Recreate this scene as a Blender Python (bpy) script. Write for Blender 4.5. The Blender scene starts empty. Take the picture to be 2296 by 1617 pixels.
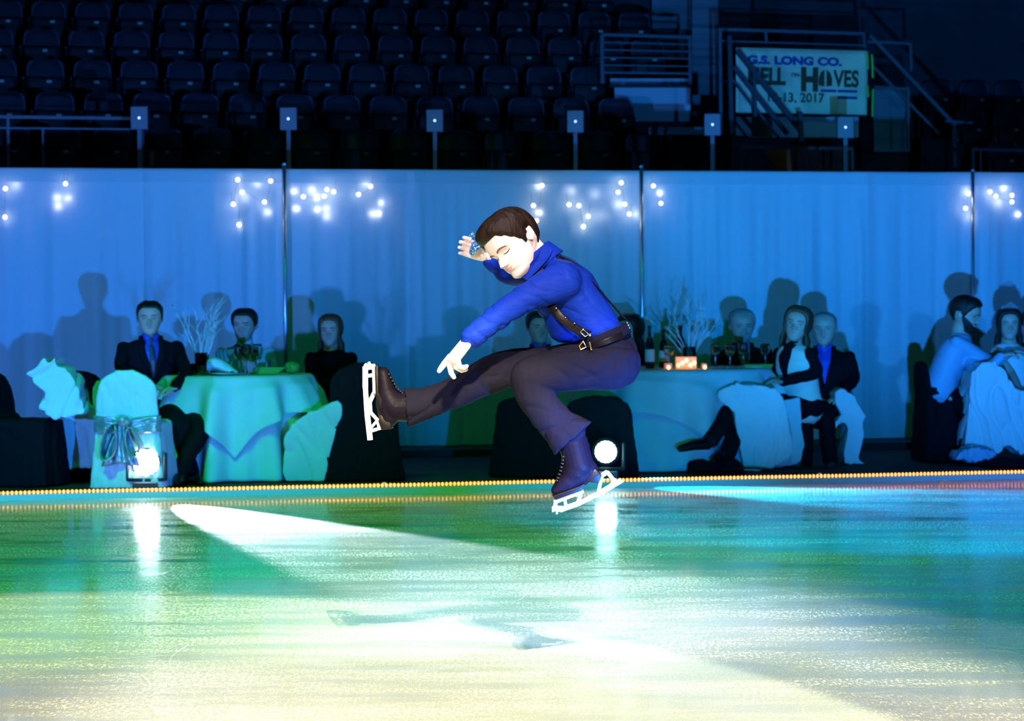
import bpy, bmesh, math, random
import numpy as np
from mathutils import Vector, Matrix, Quaternion, noise as mnoise
R = math.radians
random.seed(7)
SC = bpy.context.scene
COL = SC.collection
# ------------------------------------------------------------------ camera
FPX = 4850.0
CAMZ = 1.2
PITCH = math.atan(93.5 / FPX)
ROLL = 0.0066
_F = Vector((0, math.cos(PITCH), -math.sin(PITCH)))
_U0 = Vector((0, math.sin(PITCH), math.cos(PITCH)))
_R0 = Vector((1, 0, 0))
_U = (_U0 * math.cos(ROLL) + _R0 * math.sin(ROLL)).normalized()
_R = (_R0 * math.cos(ROLL) - _U0 * math.sin(ROLL)).normalized()
cd = bpy.data.cameras.new('camera'); cam = bpy.data.objects.new('camera', cd); COL.objects.link(cam)
cd.sensor_width = 36.0; cd.lens = FPX / 2296 * 36.0
cd.clip_start = 0.1; cd.clip_end = 300
cam.matrix_world = Matrix(((_R.x, _U.x, -_F.x, 0), (_R.y, _U.y, -_F.y, 0), (_R.z, _U.z, -_F.z, CAMZ), (0, 0, 0, 1)))
SC.camera = cam
cd.dof.use_dof = True; cd.dof.focus_distance = 7.1; cd.dof.aperture_fstop = 7.0

def P(px, py, Y, m=0.0):
    """the place seen at a pixel of the photograph, on the vertical plane y = Y + m*x"""
    d = _F + _R * ((px - 1148) / FPX) + _U * ((808.5 - py) / FPX)
    t = Y / (d.y - m * d.x)
    return Vector((d.x * t, d.y * t, CAMZ + d.z * t))
# ------------------------------------------------------------------ colour management, world
SC.view_settings.view_transform = 'Standard'
SC.view_settings.look = 'None'
SC.view_settings.gamma = 1.0
SC.view_settings.use_curve_mapping = False
SC.view_settings.exposure = 0.0
SC.cycles.use_denoising = True
SC.cycles.max_bounces = 6; SC.cycles.diffuse_bounces = 2; SC.cycles.glossy_bounces = 3
SC.cycles.transmission_bounces = 6; SC.cycles.transparent_max_bounces = 8
SC.cycles.caustics_reflective = False; SC.cycles.caustics_refractive = False
SC.cycles.sample_clamp_indirect = 4.0
W = bpy.data.worlds.new('world'); SC.world = W; W.use_nodes = True
W.node_tree.nodes['Background'].inputs[0].default_value = (0.05, 0.3, 1.0, 1)
W.node_tree.nodes['Background'].inputs[1].default_value = 0.004
# ------------------------------------------------------------------ stage lighting
def spot(name, loc, target, energy, color, angle, blend=0.1, radius=0.05):
    l = bpy.data.lights.new(name, 'SPOT'); l.energy = energy; l.color = color
    l.spot_size = R(angle); l.spot_blend = blend; l.shadow_soft_size = radius
    o = bpy.data.objects.new(name, l); COL.objects.link(o); o.location = loc
    o.rotation_euler = (Vector(target) - Vector(loc)).to_track_quat('-Z', 'Y').to_euler()
    return o
BLUE = (0.03, 0.36, 1.0)
# blue floor wash that throws the guests' shadows on the drapes
spot('blue_floor_wash', (1.3, 5.2, 0.15), (-4.0, 18.0, 3.3), 4600, (0.01, 0.21, 1.0), 38, 0.8, 0.05)
spot('blue_floor_wash', (1.3, 5.2, 0.15), (4.4, 18.5, 3.8), 8200, (0.01, 0.25, 1.0), 38, 0.8, 0.05)
spot('blue_floor_wash', (1.3, 5.2, 0.15), (0.7, 18.0, 0.95), 2200, (0.0, 0.26, 1.0), 17, 0.7, 0.05)
spot('blue_side_wash', (-6.5, 6.5, 0.9), (-4.0, 18.0, 2.8), 3300, (0.06, 0.24, 1.0), 44, 0.8, 0.08)
spot('azure_side_wash', (6.0, 6.0, 1.6), (4.0, 19.0, 2.4), 1500, (0.03, 0.30, 1.0), 42, 0.8, 0.1)
# green house wash over the ice and the tables
spot('green_wash', (-5, 6.0, 12), (-2.4, 11.3, 0), 6000, (0.0, 1.0, 0.10), 40, 0.6, 0.3)
spot('green_side_wash', (9, 9.0, 9), (2.4, 9.6, 0), 2900, (0.0, 1.0, 0.30), 34, 0.6, 0.3)
spot('green_table_wash', (0, 2.0, 11), (-0.5, 17.5, 0.6), 850, (0.0, 1.0, 0.25), 32, 0.9, 0.3)
spot('cyan_ice_wash', (7, 9, 8), (2.6, 12.8, 0), 5200, (0.0, 0.36, 1.0), 26, 0.35, 0.1)
# white and cream follow spots on the skater and the ice before him
spot('follow_spot_white', (-2.6, -4.5, 6.0), (-0.22, 6.9, 1.15), 6500, (1.0, 0.92, 0.96), 6.8, 0.15, 0.35)
spot('white_ice_spot', (0.5, 3.0, 9.0), (0.1, 8.9, 0), 8000, (1.0, 0.93, 1.0), 15, 0.5, 0.45)
spot('cream_spot', (1.5, -9.0, 10.0), (0.25, 6.0, 0), 50000, (1.0, 0.76, 0.48), 10.8, 0.35, 0.2)
spot('yellow_spot', (2.0, -9.0, 10.0), (-1.0, 4.3, 0), 46000, (1.0, 0.80, 0.40), 17.2, 0.05, 0.04)
# stands: faint blue spill
spot('stands_spill', (9, 8, 9), (0.0, 26, 4.2), 90, (0.03, 0.36, 1.0), 46, 0.8, 0.2)
spot('banner_spill', (3, 10, 4), (4.1, 25, 3.4), 300, (0.03, 0.9, 0.42), 9, 0.8, 0.2)
# ------------------------------------------------------------------ materials
def pmat(name, col, rough=0.6, metal=0.0, emis=None, estr=0.0, trans=0.0, ior=1.45, spec=0.5, bump=0.0, bscale=40.0, var=0.0, vscale=8.0, sheen=0.0, stretch=None):
    m = bpy.data.materials.new(name); m.use_nodes = True
    nt = m.node_tree; b = nt.nodes['Principled BSDF']
    b.inputs['Base Color'].default_value = (*col, 1); b.inputs['Roughness'].default_value = rough
    b.inputs['Metallic'].default_value = metal; b.inputs['IOR'].default_value = ior
    b.inputs['Transmission Weight'].default_value = trans; b.inputs['Specular IOR Level'].default_value = spec
    b.inputs['Sheen Weight'].default_value = sheen
    if emis is not None:
        b.inputs['Emission Color'].default_value = (*emis, 1); b.inputs['Emission Strength'].default_value = estr
    tc = nt.nodes.new('ShaderNodeTexCoord'); src = tc.outputs['Object']
    if stretch:
        mp = nt.nodes.new('ShaderNodeMapping'); mp.inputs['Scale'].default_value = stretch
        nt.links.new(src, mp.inputs[0]); src = mp.outputs[0]
    if bump:
        n = nt.nodes.new('ShaderNodeTexNoise'); n.inputs['Scale'].default_value = bscale; n.inputs['Detail'].default_value = 4
        bp = nt.nodes.new('ShaderNodeBump'); bp.inputs['Strength'].default_value = bump; bp.inputs['Distance'].default_value = 0.01
        nt.links.new(src, n.inputs['Vector']); nt.links.new(n.outputs['Fac'], bp.inputs['Height']); nt.links.new(bp.outputs[0], b.inputs['Normal'])
    if var:
        n2 = nt.nodes.new('ShaderNodeTexNoise'); n2.inputs['Scale'].default_value = vscale; n2.inputs['Detail'].default_value = 3
        mr = nt.nodes.new('ShaderNodeMapRange'); mr.inputs[1].default_value = 0.3; mr.inputs[2].default_value = 0.7
        mr.inputs[3].default_value = 1 - var; mr.inputs[4].default_value = 1 + var
        mx = nt.nodes.new('ShaderNodeVectorMath'); mx.operation = 'SCALE'; mx.inputs[0].default_value = col
        nt.links.new(src, n2.inputs['Vector']); nt.links.new(n2.outputs['Fac'], mr.inputs[0]); nt.links.new(mr.outputs[0], mx.inputs['Scale'])
        nt.links.new(mx.outputs[0], b.inputs['Base Color'])
    return m

M = {}
M['skin'] = pmat('skin', (0.62, 0.36, 0.27), 0.5, var=0.06, vscale=14)
M['boy_skin'] = pmat('boy_skin', (0.90, 0.68, 0.64), 0.45, var=0.04, vscale=20)
M['lips'] = pmat('lips', (0.66, 0.30, 0.30), 0.4)
M['brow'] = pmat('brow', (0.16, 0.08, 0.05), 0.8, bump=0.4, bscale=300)
M['eye'] = pmat('eye_white', (0.42, 0.40, 0.40), 0.4)
M['iris'] = pmat('iris', (0.03, 0.02, 0.02), 0.2)
M['hair_brown'] = pmat('hair_brown', (0.018, 0.009, 0.006), 0.5, spec=0.15, bump=0.4, bscale=60, var=0.6, vscale=22, stretch=(2.2, 2.2, 0.45))
M['hair_dark'] = pmat('hair_dark', (0.012, 0.008, 0.006), 0.5, bump=0.6, bscale=60, var=0.4, vscale=25, stretch=(2, 2, .4))
M['hair_auburn'] = pmat('hair_auburn', (0.10, 0.045, 0.02), 0.5, bump=0.6, bscale=60, var=0.5, vscale=25, stretch=(2, 2, .4))
M['hair_grey'] = pmat('hair_grey', (0.22, 0.21, 0.20), 0.6, bump=0.6, bscale=60, var=0.3, vscale=25)
M['blue_shirt'] = pmat('royal_blue_shirt', (0.003, 0.021, 0.28), 0.65, spec=0.08, bump=0.8, bscale=16, stretch=(.7, 1, 1.6), var=0.15, vscale=6)
M['shirt_dark'] = pmat('shirt_yoke', (0.008, 0.03, 0.18), 0.45, bump=0.3, bscale=14)
M['trouser'] = pmat('charcoal_trousers', (0.005, 0.005, 0.013), 0.85, spec=0.07, bump=0.8, bscale=16, stretch=(1.6, 1, .6), var=0.12, vscale=7)
M['leather'] = pmat('dark_leather', (0.004, 0.003, 0.004), 0.4, spec=.15, bump=0.1, bscale=120)
M['boot'] = pmat('boot_leather', (0.004, 0.003, 0.0075), 0.5, spec=.06, bump=0.15, bscale=60, var=0.15)
M['blade'] = pmat('blade_steel', (0.93, 0.93, 0.95), 0.28, 0.35, spec=0.8)  # whitened, only partly metallic: overexposed glare is put into the colour
M['gold'] = pmat('brass', (0.85, 0.55, 0.18), 0.25, 1.0)
M['silver'] = pmat('silver', (0.9, 0.9, 0.92), 0.2, 1.0)
M['rhinestone'] = pmat('rhinestone', (0.8, 0.9, 1.0), 0.05, 0.6, emis=None)
M['sequin'] = pmat('blue_sequins', (0.05, 0.30, 0.95), 0.12, 0.7, bump=1.0, bscale=260, var=0.8, vscale=150)
M['suit'] = pmat('black_suit', (0.004, 0.004, 0.007), 0.75, spec=.1, bump=0.3, bscale=12)
M['suit_brown'] = pmat('brown_black_suit', (0.010, 0.006, 0.006), 0.7, spec=.1, bump=0.3, bscale=12)
M['white_cloth'] = pmat('white_fabric', (0.66, 0.68, 0.70), 0.75, bump=0.35, bscale=9, var=0.05, vscale=4)
M['ivory'] = pmat('ivory_vest', (0.80, 0.78, 0.66), 0.8, bump=0.5, bscale=60)
M['pale_blue_shirt'] = pmat('pale_blue_shirt', (0.25, 0.42, 0.62), 0.6, bump=0.3, bscale=12)
M['blue_dress_shirt'] = pmat('blue_dress_shirt', (0.03, 0.07, 0.50), 0.5)
M['grey_shirt'] = pmat('grey_shirt', (0.16, 0.17, 0.20), 0.6)
M['tie'] = pmat('patterned_tie', (0.03, 0.035, 0.06), 0.4, var=0.9, vscale=60)
M['tie_grey'] = pmat('grey_tie', (0.08, 0.09, 0.13), 0.4, var=0.5, vscale=60)
M['black_cloth'] = pmat('black_fabric', (0.005, 0.005, 0.008), 0.9, spec=.1, bump=0.3, bscale=8)
M['satin'] = pmat('silver_satin', (0.42, 0.44, 0.50), 0.22, 0.55, bump=0.9, bscale=16, var=0.3, vscale=12)
M['black_plastic'] = pmat('black_plastic', (0.012, 0.012, 0.016), 0.45)
M['lens'] = pmat('led_lens', (1, 1, 1), 0.3, emis=(0.85, 0.93, 1.0), estr=30)
M['lens2'] = pmat('led_lens_cyan', (1, 1, 1), 0.3, emis=(0.50, 0.95, 1.0), estr=32)
M['bulb'] = pmat('bulb', (1, 1, 1), 0.3, emis=(0.95, 1.0, 0.93), estr=7)
M['amber'] = pmat('amber_bulb', (1, 0.5, 0.1), 0.3, emis=(1.0, 0.36, 0.05), estr=4.5)
M['rope'] = pmat('amber_tube', (0.75, 0.28, 0.10), 0.25, emis=(1.0, 0.14, 0.04), estr=0.35)
M['steel'] = pmat('pole_steel', (0.6, 0.65, 0.72), 0.3, 0.9)
M['floor'] = pmat('event_floor', (0.012, 0.016, 0.015), 0.8, bump=0.3, bscale=60, var=0.3, vscale=3)
M['edge_board'] = pmat('white_edge_board', (0.55, 0.6, 0.6), 0.4)
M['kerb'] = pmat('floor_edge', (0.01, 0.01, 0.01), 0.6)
M['glass'] = pmat('glass', (1, 1, 1), 0.02, trans=1.0, ior=1.45)
M['wine'] = pmat('red_wine', (0.05, 0.005, 0.008), 0.1)
M['white_wine'] = pmat('white_wine', (0.55, 0.5, 0.12), 0.05, trans=0.7)
M['bottle'] = pmat('bottle_glass', (0.006, 0.010, 0.010), 0.08)
M['paper'] = pmat('label_paper', (0.55, 0.5, 0.45), 0.7)
M['branch'] = pmat('white_branch', (0.75, 0.75, 0.72), 0.7, bump=0.4, bscale=60)
M['china'] = pmat('china', (0.8, 0.8, 0.78), 0.2)
M['orange_food'] = pmat('orange_food', (0.85, 0.25, 0.05), 0.6, var=0.3, vscale=50)
M['green_food'] = pmat('green_leaf', (0.10, 0.35, 0.04), 0.6, var=0.4, vscale=50)
M['flame'] = pmat('flame', (1, 0.6, 0.2), 0.5, emis=(1.0, 0.55, 0.15), estr=7)
M['candle_glow'] = pmat('frosted_candle_glass', (0.95, 0.45, 0.18), 0.4, emis=(1.0, 0.28, 0.06), estr=0.9, var=0.3)
M['candle_small'] = pmat('small_candle_glass', (0.8, 0.35, 0.18), 0.4, emis=(1.0, 0.22, 0.08), estr=0.35)
M['napkin'] = pmat('napkin', (0.75, 0.78, 0.80), 0.8, bump=0.4, bscale=20)
M['seat'] = pmat('seat_plastic', (0.020, 0.023, 0.032), 0.35)
M['seat_pan'] = pmat('seat_pan_plastic', (0.006, 0.006, 0.008), 0.6)
M['seat_edge_highlight'] = pmat('seat_highlight_tone', (0.070, 0.085, 0.12), 0.25)  # paler than the backrest: the edge highlight is put into the colour
M['plate'] = pmat('number_plate', (0.35, 0.42, 0.35), 0.4)
M['concrete'] = pmat('dark_concrete', (0.035, 0.038, 0.045), 0.9, bump=0.3, bscale=12, var=0.3, vscale=2)
M['rail'] = pmat('painted_rail', (0.09, 0.11, 0.13), 0.45, 0.3)
M['banner'] = pmat('banner_vinyl', (0.62, 0.66, 0.42), 0.5, var=0.12, vscale=3)
M['banner_navy'] = pmat('banner_navy', (0.01, 0.03, 0.22), 0.5)
M['banner_brown'] = pmat('banner_brown', (0.06, 0.04, 0.01), 0.5)
M['post_box'] = pmat('post_cap', (0.15, 0.20, 0.22), 0.4)
M['led'] = pmat('led_dot', (1, 1, 1), 0.3, emis=(0.35, 0.65, 1.0), estr=2.2)
M['blue_panel'] = pmat('pale_panel', (0.42, 0.46, 0.50), 0.6)
M['orange_light_tone'] = pmat('orange_light_tone', (0.75, 0.22, 0.03), 0.6)  # orange light falling on a wall, put into its base colour
M['hivis'] = pmat('green_tape', (0.15, 0.9, 0.10), 0.4)
M['lime'] = pmat('lime_paper', (0.25, 0.55, 0.12), 0.7)
M['cable'] = pmat('cable_rubber', (0.01, 0.01, 0.012), 0.4)

# curtain fabric: diffuse + translucent
def cloth_mat(name, col, tr):
    m = bpy.data.materials.new(name); m.use_nodes = True; nt = m.node_tree
    b = nt.nodes['Principled BSDF']; out = nt.nodes['Material Output']
    b.inputs['Base Color'].default_value = (*col, 1); b.inputs['Roughness'].default_value = 0.8
    b.inputs['Sheen Weight'].default_value = 0.2
    t = nt.nodes.new('ShaderNodeBsdfTranslucent'); t.inputs[0].default_value = (*col, 1)
    mx = nt.nodes.new('ShaderNodeMixShader'); mx.inputs[0].default_value = tr
    tc = nt.nodes.new('ShaderNodeTexCoord'); mp = nt.nodes.new('ShaderNodeMapping'); mp.inputs['Scale'].default_value = (260, 260, 260)
    w = nt.nodes.new('ShaderNodeTexNoise'); w.inputs['Scale'].default_value = 1.0
    bp = nt.nodes.new('ShaderNodeBump'); bp.inputs['Strength'].default_value = 0.15; bp.inputs['Distance'].default_value = 0.004
    nt.links.new(tc.outputs['Object'], mp.inputs[0]); nt.links.new(mp.outputs[0], w.inputs['Vector'])
    nt.links.new(w.outputs['Fac'], bp.inputs['Height']); nt.links.new(bp.outputs[0], b.inputs['Normal'])
    nt.links.new(b.outputs[0], mx.inputs[1]); nt.links.new(t.outputs[0], mx.inputs[2]); nt.links.new(mx.outputs[0], out.inputs['Surface'])
    return m
M['drape'] = cloth_mat('drape_fabric', (0.72, 0.76, 0.80), 0.22)
M['drape_hem'] = cloth_mat('drape_pocket_fabric', (0.54, 0.62, 0.66), 0.14)

def ice_mat():
    m = bpy.data.materials.new('ice'); m.use_nodes = True; nt = m.node_tree; N = nt.nodes; L = nt.links
    b = N['Principled BSDF']
    b.inputs['IOR'].default_value = 1.31
    tc = N.new('ShaderNodeTexCoord')
    def nz(scale, sx, sy, det=4, rot=0.0, rough=0.55):
        mp = N.new('ShaderNodeMapping'); mp.inputs['Scale'].default_value = (sx, sy, 1); mp.inputs['Rotation'].default_value = (0, 0, rot)
        n = N.new('ShaderNodeTexNoise'); n.inputs['Scale'].default_value = scale; n.inputs['Detail'].default_value = det
        n.inputs['Roughness'].default_value = rough
        L.new(tc.outputs['Object'], mp.inputs[0]); L.new(mp.outputs[0], n.inputs['Vector']); return n
    def ramp(src, a, bb, lo=0.0, hi=1.0):
        r = N.new('ShaderNodeMapRange'); r.inputs[1].default_value = a; r.inputs[2].default_value = bb
        r.inputs[3].default_value = lo; r.inputs[4].default_value = hi; L.new(src, r.inputs[0]); return r.outputs[0]
    def math_(op, a, bb):
        q = N.new('ShaderNodeMath'); q.operation = op
        for i, v in enumerate((a, bb)):
            if isinstance(v, (int, float)): q.inputs[i].default_value = v
            else: L.new(v, q.inputs[i])
        return q.outputs[0]
    fine = nz(85, 1, .35, 5, 0.0, 0.75)            # snow grain
    streak = nz(2.2, 0.40, 1.7, 6, 0.16, 0.65)        # long resurfacer streaks
    broad = nz(0.55, 0.6, 1.6, 3, 0.2)
    tiny = nz(230, 1, .3, 2, 0.0, 0.6)
    snow = math_('MULTIPLY', ramp(fine.outputs['Fac'], 0.50, 0.62), ramp(streak.outputs['Fac'], 0.42, 0.60))
    flecks = ramp(tiny.outputs['Fac'], 0.62, 0.70)
    # curved skate marks: thin contours of stretched noise
    def marks(scale, sx, sy, rot, wdt):
        n = nz(scale, sx, sy, 0.5, rot)
        a = math_('ABSOLUTE', math_('SUBTRACT', n.outputs['Fac'], 0.5), 0)
        return ramp(a, 0.0, wdt, 1.0, 0.0)
    mk = math_('MAXIMUM', marks(0.5, 1, 0.8, 0.4, 0.0009), marks(0.8, 0.7, 1.1, 1.9, 0.0013))
    mk = math_('MULTIPLY', mk, ramp(broad.outputs['Fac'], 0.42, 0.56))
    allsnow = math_('MAXIMUM', math_('MAXIMUM', snow, math_('MULTIPLY', flecks, 0.8)), math_('MULTIPLY', mk, 0.45))
    mixc = N.new('ShaderNodeMix'); mixc.data_type = 'RGBA'
    mixc.inputs[6].default_value = (0.33, 0.42, 0.44, 1); mixc.inputs[7].default_value = (0.92, 0.94, 0.95, 1)
    L.new(allsnow, mixc.inputs[0])
    bright = ramp(streak.outputs['Fac'], 0.3, 0.7, 0.88, 1.12)
    sc = N.new('ShaderNodeVectorMath'); sc.operation = 'SCALE'; L.new(mixc.outputs[2], sc.inputs[0]); L.new(bright, sc.inputs['Scale'])
    L.new(sc.outputs[0], b.inputs['Base Color'])
    rg = math_('ADD', math_('MULTIPLY', allsnow, 0.35), ramp(broad.outputs['Fac'], 0.35, 0.65, 0.06, 0.15))
    L.new(rg, b.inputs['Roughness'])
    bp = N.new('ShaderNodeBump'); bp.inputs['Strength'].default_value = 0.35; bp.inputs['Distance'].default_value = 0.004
    L.new(math_('ADD', math_('MULTIPLY', allsnow, 1.0), math_('MULTIPLY', streak.outputs['Fac'], 0.6)), bp.inputs['Height']); L.new(bp.outputs[0], b.inputs['Normal'])
    return m
M['ice'] = ice_mat()

# ------------------------------------------------------------------ mesh building
def tag(o, label=None, cat=None, group=None, kind=None):
    if label: o['label'] = label
    if cat: o['category'] = cat
    if group: o['group'] = group
    if kind: o['kind'] = kind
    return o
def thing(name, loc, label, cat, group=None, rz=0.0):
    o = bpy.data.objects.new(name, None); COL.objects.link(o); o.empty_display_size = 0.1
    o.location = loc; o.rotation_euler = (0, 0, rz)
    o['_org'] = [0.0, 0.0, 0.0] if rz else list(loc)
    return tag(o, label, cat, group)
def frame_of(t, ref):
    t = t.normalized(); a = ref - t * ref.dot(t)
    if a.length < 1e-4:
        ref = Vector((1, 0, 0)) if abs(t.x) < 0.9 else Vector((0, 1, 0)); a = ref - t * ref.dot(t)
    a.normalize(); return a, t.cross(a).normalized()
class MB:
    def __init__(s): s.v = []; s.f = []
    def add(s, vs, fs):
        k = len(s.v); s.v += [Vector(p) for p in vs]; s.f += [tuple(i + k for i in f) for f in fs]; return s
    def loft(s, rings, close=True):
        n = len(rings[0]); vs = [p for r in rings for p in r]; fs = []
        for i in range(len(rings) - 1):
            for j in range(n):
                a = i * n + j; b = i * n + (j + 1) % n; fs.append((a, b, b + n, a + n))
        if close:
            c0 = sum((Vector(p) for p in rings[0]), Vector()) / n; c1 = sum((Vector(p) for p in rings[-1]), Vector()) / n
            k = len(vs); vs += [c0, c1]; o = (len(rings) - 1) * n
            for j in range(n):
                fs.append((k, (j + 1) % n, j)); fs.append((k + 1, o + j, o + (j + 1) % n))
        return s.add(vs, fs)
    def tube(s, pts, rad, n=14, ref=(0, 1, 0), cap=True, sq=1.0, smooth=0):
        """rad: number or (a, b) per point; a along ref, b across it"""
        pts = [Vector(p) for p in pts]; ref = Vector(ref)
        if not isinstance(rad, (list,)): rad = [rad] * len(pts)
        rad = [(r, r) if not isinstance(r, tuple) else r for r in rad]
        if smooth:
            P2 = []; R2 = []
            for i in range(len(pts) - 1):
                p0 = pts[max(i - 1, 0)]; p1 = pts[i]; p2 = pts[i + 1]; p3 = pts[min(i + 2, len(pts) - 1)]
                for q in range(smooth):
                    t = q / smooth
                    P2.append(0.5 * ((2 * p1) + (p2 - p0) * t + (2 * p0 - 5 * p1 + 4 * p2 - p3) * t * t + (3 * p1 - p0 - 3 * p2 + p3) * t ** 3))
                    R2.append(tuple(rad[i][k] * (1 - t) + rad[i + 1][k] * t for k in (0, 1)))
            pts = P2 + [pts[-1]]; rad = R2 + [rad[-1]]
        if cap:
            t0 = (pts[0] - pts[1]).normalized(); t1 = (pts[-1] - pts[-2]).normalized()
            pre = [(pts[0] + t0 * min(rad[0]) * a, tuple(x * c for x in rad[0])) for a, c in ((0.9, 0.35), (0.65, 0.72), (0.33, 0.93))]
            post = [(pts[-1] + t1 * min(rad[-1]) * a, tuple(x * c for x in rad[-1])) for a, c in ((0.33, 0.93), (0.65, 0.72), (0.9, 0.35))]
            pts = [p for p, _ in pre] + pts + [p for p, _ in post]; rad = [r for _, r in pre] + rad + [r for _, r in post]
        rings = []
        for i, p in enumerate(pts):
            t = (pts[min(i + 1, len(pts) - 1)] - pts[max(i - 1, 0)])
            if t.length < 1e-7: t = Vector((0, 0, 1))
            a, b = frame_of(t, ref); ra, rb = rad[i]
            ring = []
            for j in range(n):
                w = 2 * math.pi * j / n; c, q = math.cos(w), math.sin(w)
                c = math.copysign(abs(c) ** sq, c); q = math.copysign(abs(q) ** sq, q)
                ring.append(p + a * (ra * c) + b * (rb * q))
            rings.append(ring)
        return s.loft(rings)
    def ball(s, c, r, n=16, m=10, rot=None):
        c = Vector(c); r = (r, r, r) if isinstance(r, (int, float)) else r; rot = rot or Matrix.Identity(3)
        rings = []
        for i in range(1, m):
            th = math.pi * i / m
            rings.append([c + rot @ Vector((r[0] * math.sin(th) * math.cos(2 * math.pi * j / n), r[1] * math.sin(th) * math.sin(2 * math.pi * j / n), -r[2] * math.cos(th))) for j in range(n)])
        k = len(s.v); s.loft(rings)
        s.v[-2] = c + rot @ Vector((0, 0, -r[2])); s.v[-1] = c + rot @ Vector((0, 0, r[2])); return s
    def box(s, lo, hi, mat=None):
        x0, y0, z0 = lo; x1, y1, z1 = hi
        vs = [Vector(p) for p in ((x0, y0, z0), (x1, y0, z0), (x1, y1, z0), (x0, y1, z0), (x0, y0, z1), (x1, y0, z1), (x1, y1, z1), (x0, y1, z1))]
        if mat: vs = [mat @ v for v in vs]
        return s.add(vs, [(0, 3, 2, 1), (4, 5, 6, 7), (0, 1, 5, 4), (1, 2, 6, 5), (2, 3, 7, 6), (3, 0, 4, 7)])
    def bar(s, a, b, w, h, ref=(0, 0, 1)):
        a = Vector(a); b = Vector(b); u, v = frame_of(b - a, Vector(ref))
        rings = [[p + u * (h / 2 * i) + v * (w / 2 * j) for i, j in ((-1, -1), (1, -1), (1, 1), (-1, 1))] for p in (a, b)]
        return s.loft(rings)
    def prism(s, poly, d):
        """polygon (list of points) pushed along vector d"""
        n = len(poly); d = Vector(d); vs = [Vector(p) for p in poly] + [Vector(p) + d for p in poly]
        return s.add(vs, [tuple(range(n))[::-1], tuple(range(n, 2 * n))] + [(j, (j + 1) % n, (j + 1) % n + n, j + n) for j in range(n)])
    def lathe(s, c, prof, n=20, axis=None):
        c = Vector(c); rings = []
        for r, z in prof:
            rings.append([c + Vector((r * math.cos(2 * math.pi * j / n), r * math.sin(2 * math.pi * j / n), z)) for j in range(n)])
        return s.loft(rings)
    def grid(s, fn, nu, nv, wrap=False):
        vs = [fn(i / nu, j / nv) for i in range(nu + (0 if wrap else 1)) for j in range(nv + 1)]; fs = []
        m = nu if wrap else nu
        for i in range(m):
            for j in range(nv):
                a = i * (nv + 1) + j; b = ((i + 1) % nu if wrap else i + 1) * (nv + 1) + j
                fs.append((a, b, b + 1, a + 1))
        return s.add(vs, fs)
    def build(s, name, mat, parent=None, origin=None, remesh=0.0, sm=0, smooth=True, solid=0.0, subs=0, bevel=0.0, recalc=True, post=None):
        if origin is None: origin = parent['_org'] if parent is not None and parent.get('_org') is not None else (0, 0, 0)
        o = Vector(origin)
        me = bpy.data.meshes.new(name); me.from_pydata([tuple(p - o) for p in s.v], [], s.f); me.validate(); me.update()
        if recalc:
            bm = bmesh.new(); bm.from_mesh(me); bmesh.ops.recalc_face_normals(bm, faces=bm.faces); bm.to_mesh(me); bm.free()
        ob = bpy.data.objects.new(name, me); COL.objects.link(ob)
        mods = False
        if remesh: q = ob.modifiers.new('r', 'REMESH'); q.mode = 'VOXEL'; q.voxel_size = remesh; q.use_smooth_shade = smooth; mods = True
        if sm: q = ob.modifiers.new('s', 'SMOOTH'); q.factor = 0.5; q.iterations = sm; mods = True
        if solid: q = ob.modifiers.new('o', 'SOLIDIFY'); q.thickness = solid; q.offset = 0; mods = True
        if bevel: q = ob.modifiers.new('b', 'BEVEL'); q.width = bevel; q.segments = 2; mods = True
        if subs: q = ob.modifiers.new('u', 'SUBSURF'); q.levels = subs; q.render_levels = subs; mods = True
        if mods:
            dg = bpy.context.evaluated_depsgraph_get(); dg.update()
            me2 = bpy.data.meshes.new_from_object(ob.evaluated_get(dg)); ob.modifiers.clear(); old = ob.data; ob.data = me2; me2.name = name
            bpy.data.meshes.remove(old)
        me = ob.data
        me.materials.clear(); me.materials.append(M[mat] if isinstance(mat, str) else mat)
        if post: me.update(); post(me)
        me.polygons.foreach_set('use_smooth', [smooth] * len(me.polygons)); me.update()
        if parent is not None: ob.parent = parent
        if parent is not None:
            ob['_org'] = list(o)
        return ob
def copy_tree(o, parent=None):
    c = o.copy(); COL.objects.link(c)
    if parent is not None: c.parent = parent
    for ch in o.children: copy_tree(ch, c)
    return c
# ------------------------------------------------------------------ heads, hands, people
def lerp_tab(tab, z):
    if z <= tab[0][0]: return tab[0][1]
    for (a, u), (b, v) in zip(tab, tab[1:]):
        if z <= b:
            t = (z - a) / (b - a); t = t * t * (3 - 2 * t); return u + (v - u) * t
    return tab[-1][1]
def lut(tab, n=400):
    z = np.array([a for a, _ in tab]); v = np.array([b for _, b in tab], float)
    x = np.linspace(z[0], z[-1], n + 1); m = np.gradient(v, z); y = np.zeros(n + 1)
    k = np.clip(np.searchsorted(z, x, side='right') - 1, 0, len(z) - 2)
    h = z[k + 1] - z[k]; t = (x - z[k]) / h
    y = (2 * t ** 3 - 3 * t ** 2 + 1) * v[k] + (t ** 3 - 2 * t ** 2 + t) * h * m[k] + (-2 * t ** 3 + 3 * t ** 2) * v[k + 1] + (t ** 3 - t ** 2) * h * m[k + 1]
    return (z[0], z[-1], n, y.tolist())
def look(L_, z):
    a, b, n, y = L_; u = min(max((z - a) / (b - a), 0), 1) * n; i = min(int(u), n - 1); return y[i] + (y[i + 1] - y[i]) * (u - i)
HW = [(0, .09), (.05, .155), (.12, .205), (.2, .25), (.3, .29), (.4, .32), (.5, .335), (.6, .345), (.7, .345), (.8, .325), (.88, .28), (.94, .21), (.98, .12), (1.0, .02)]
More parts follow.
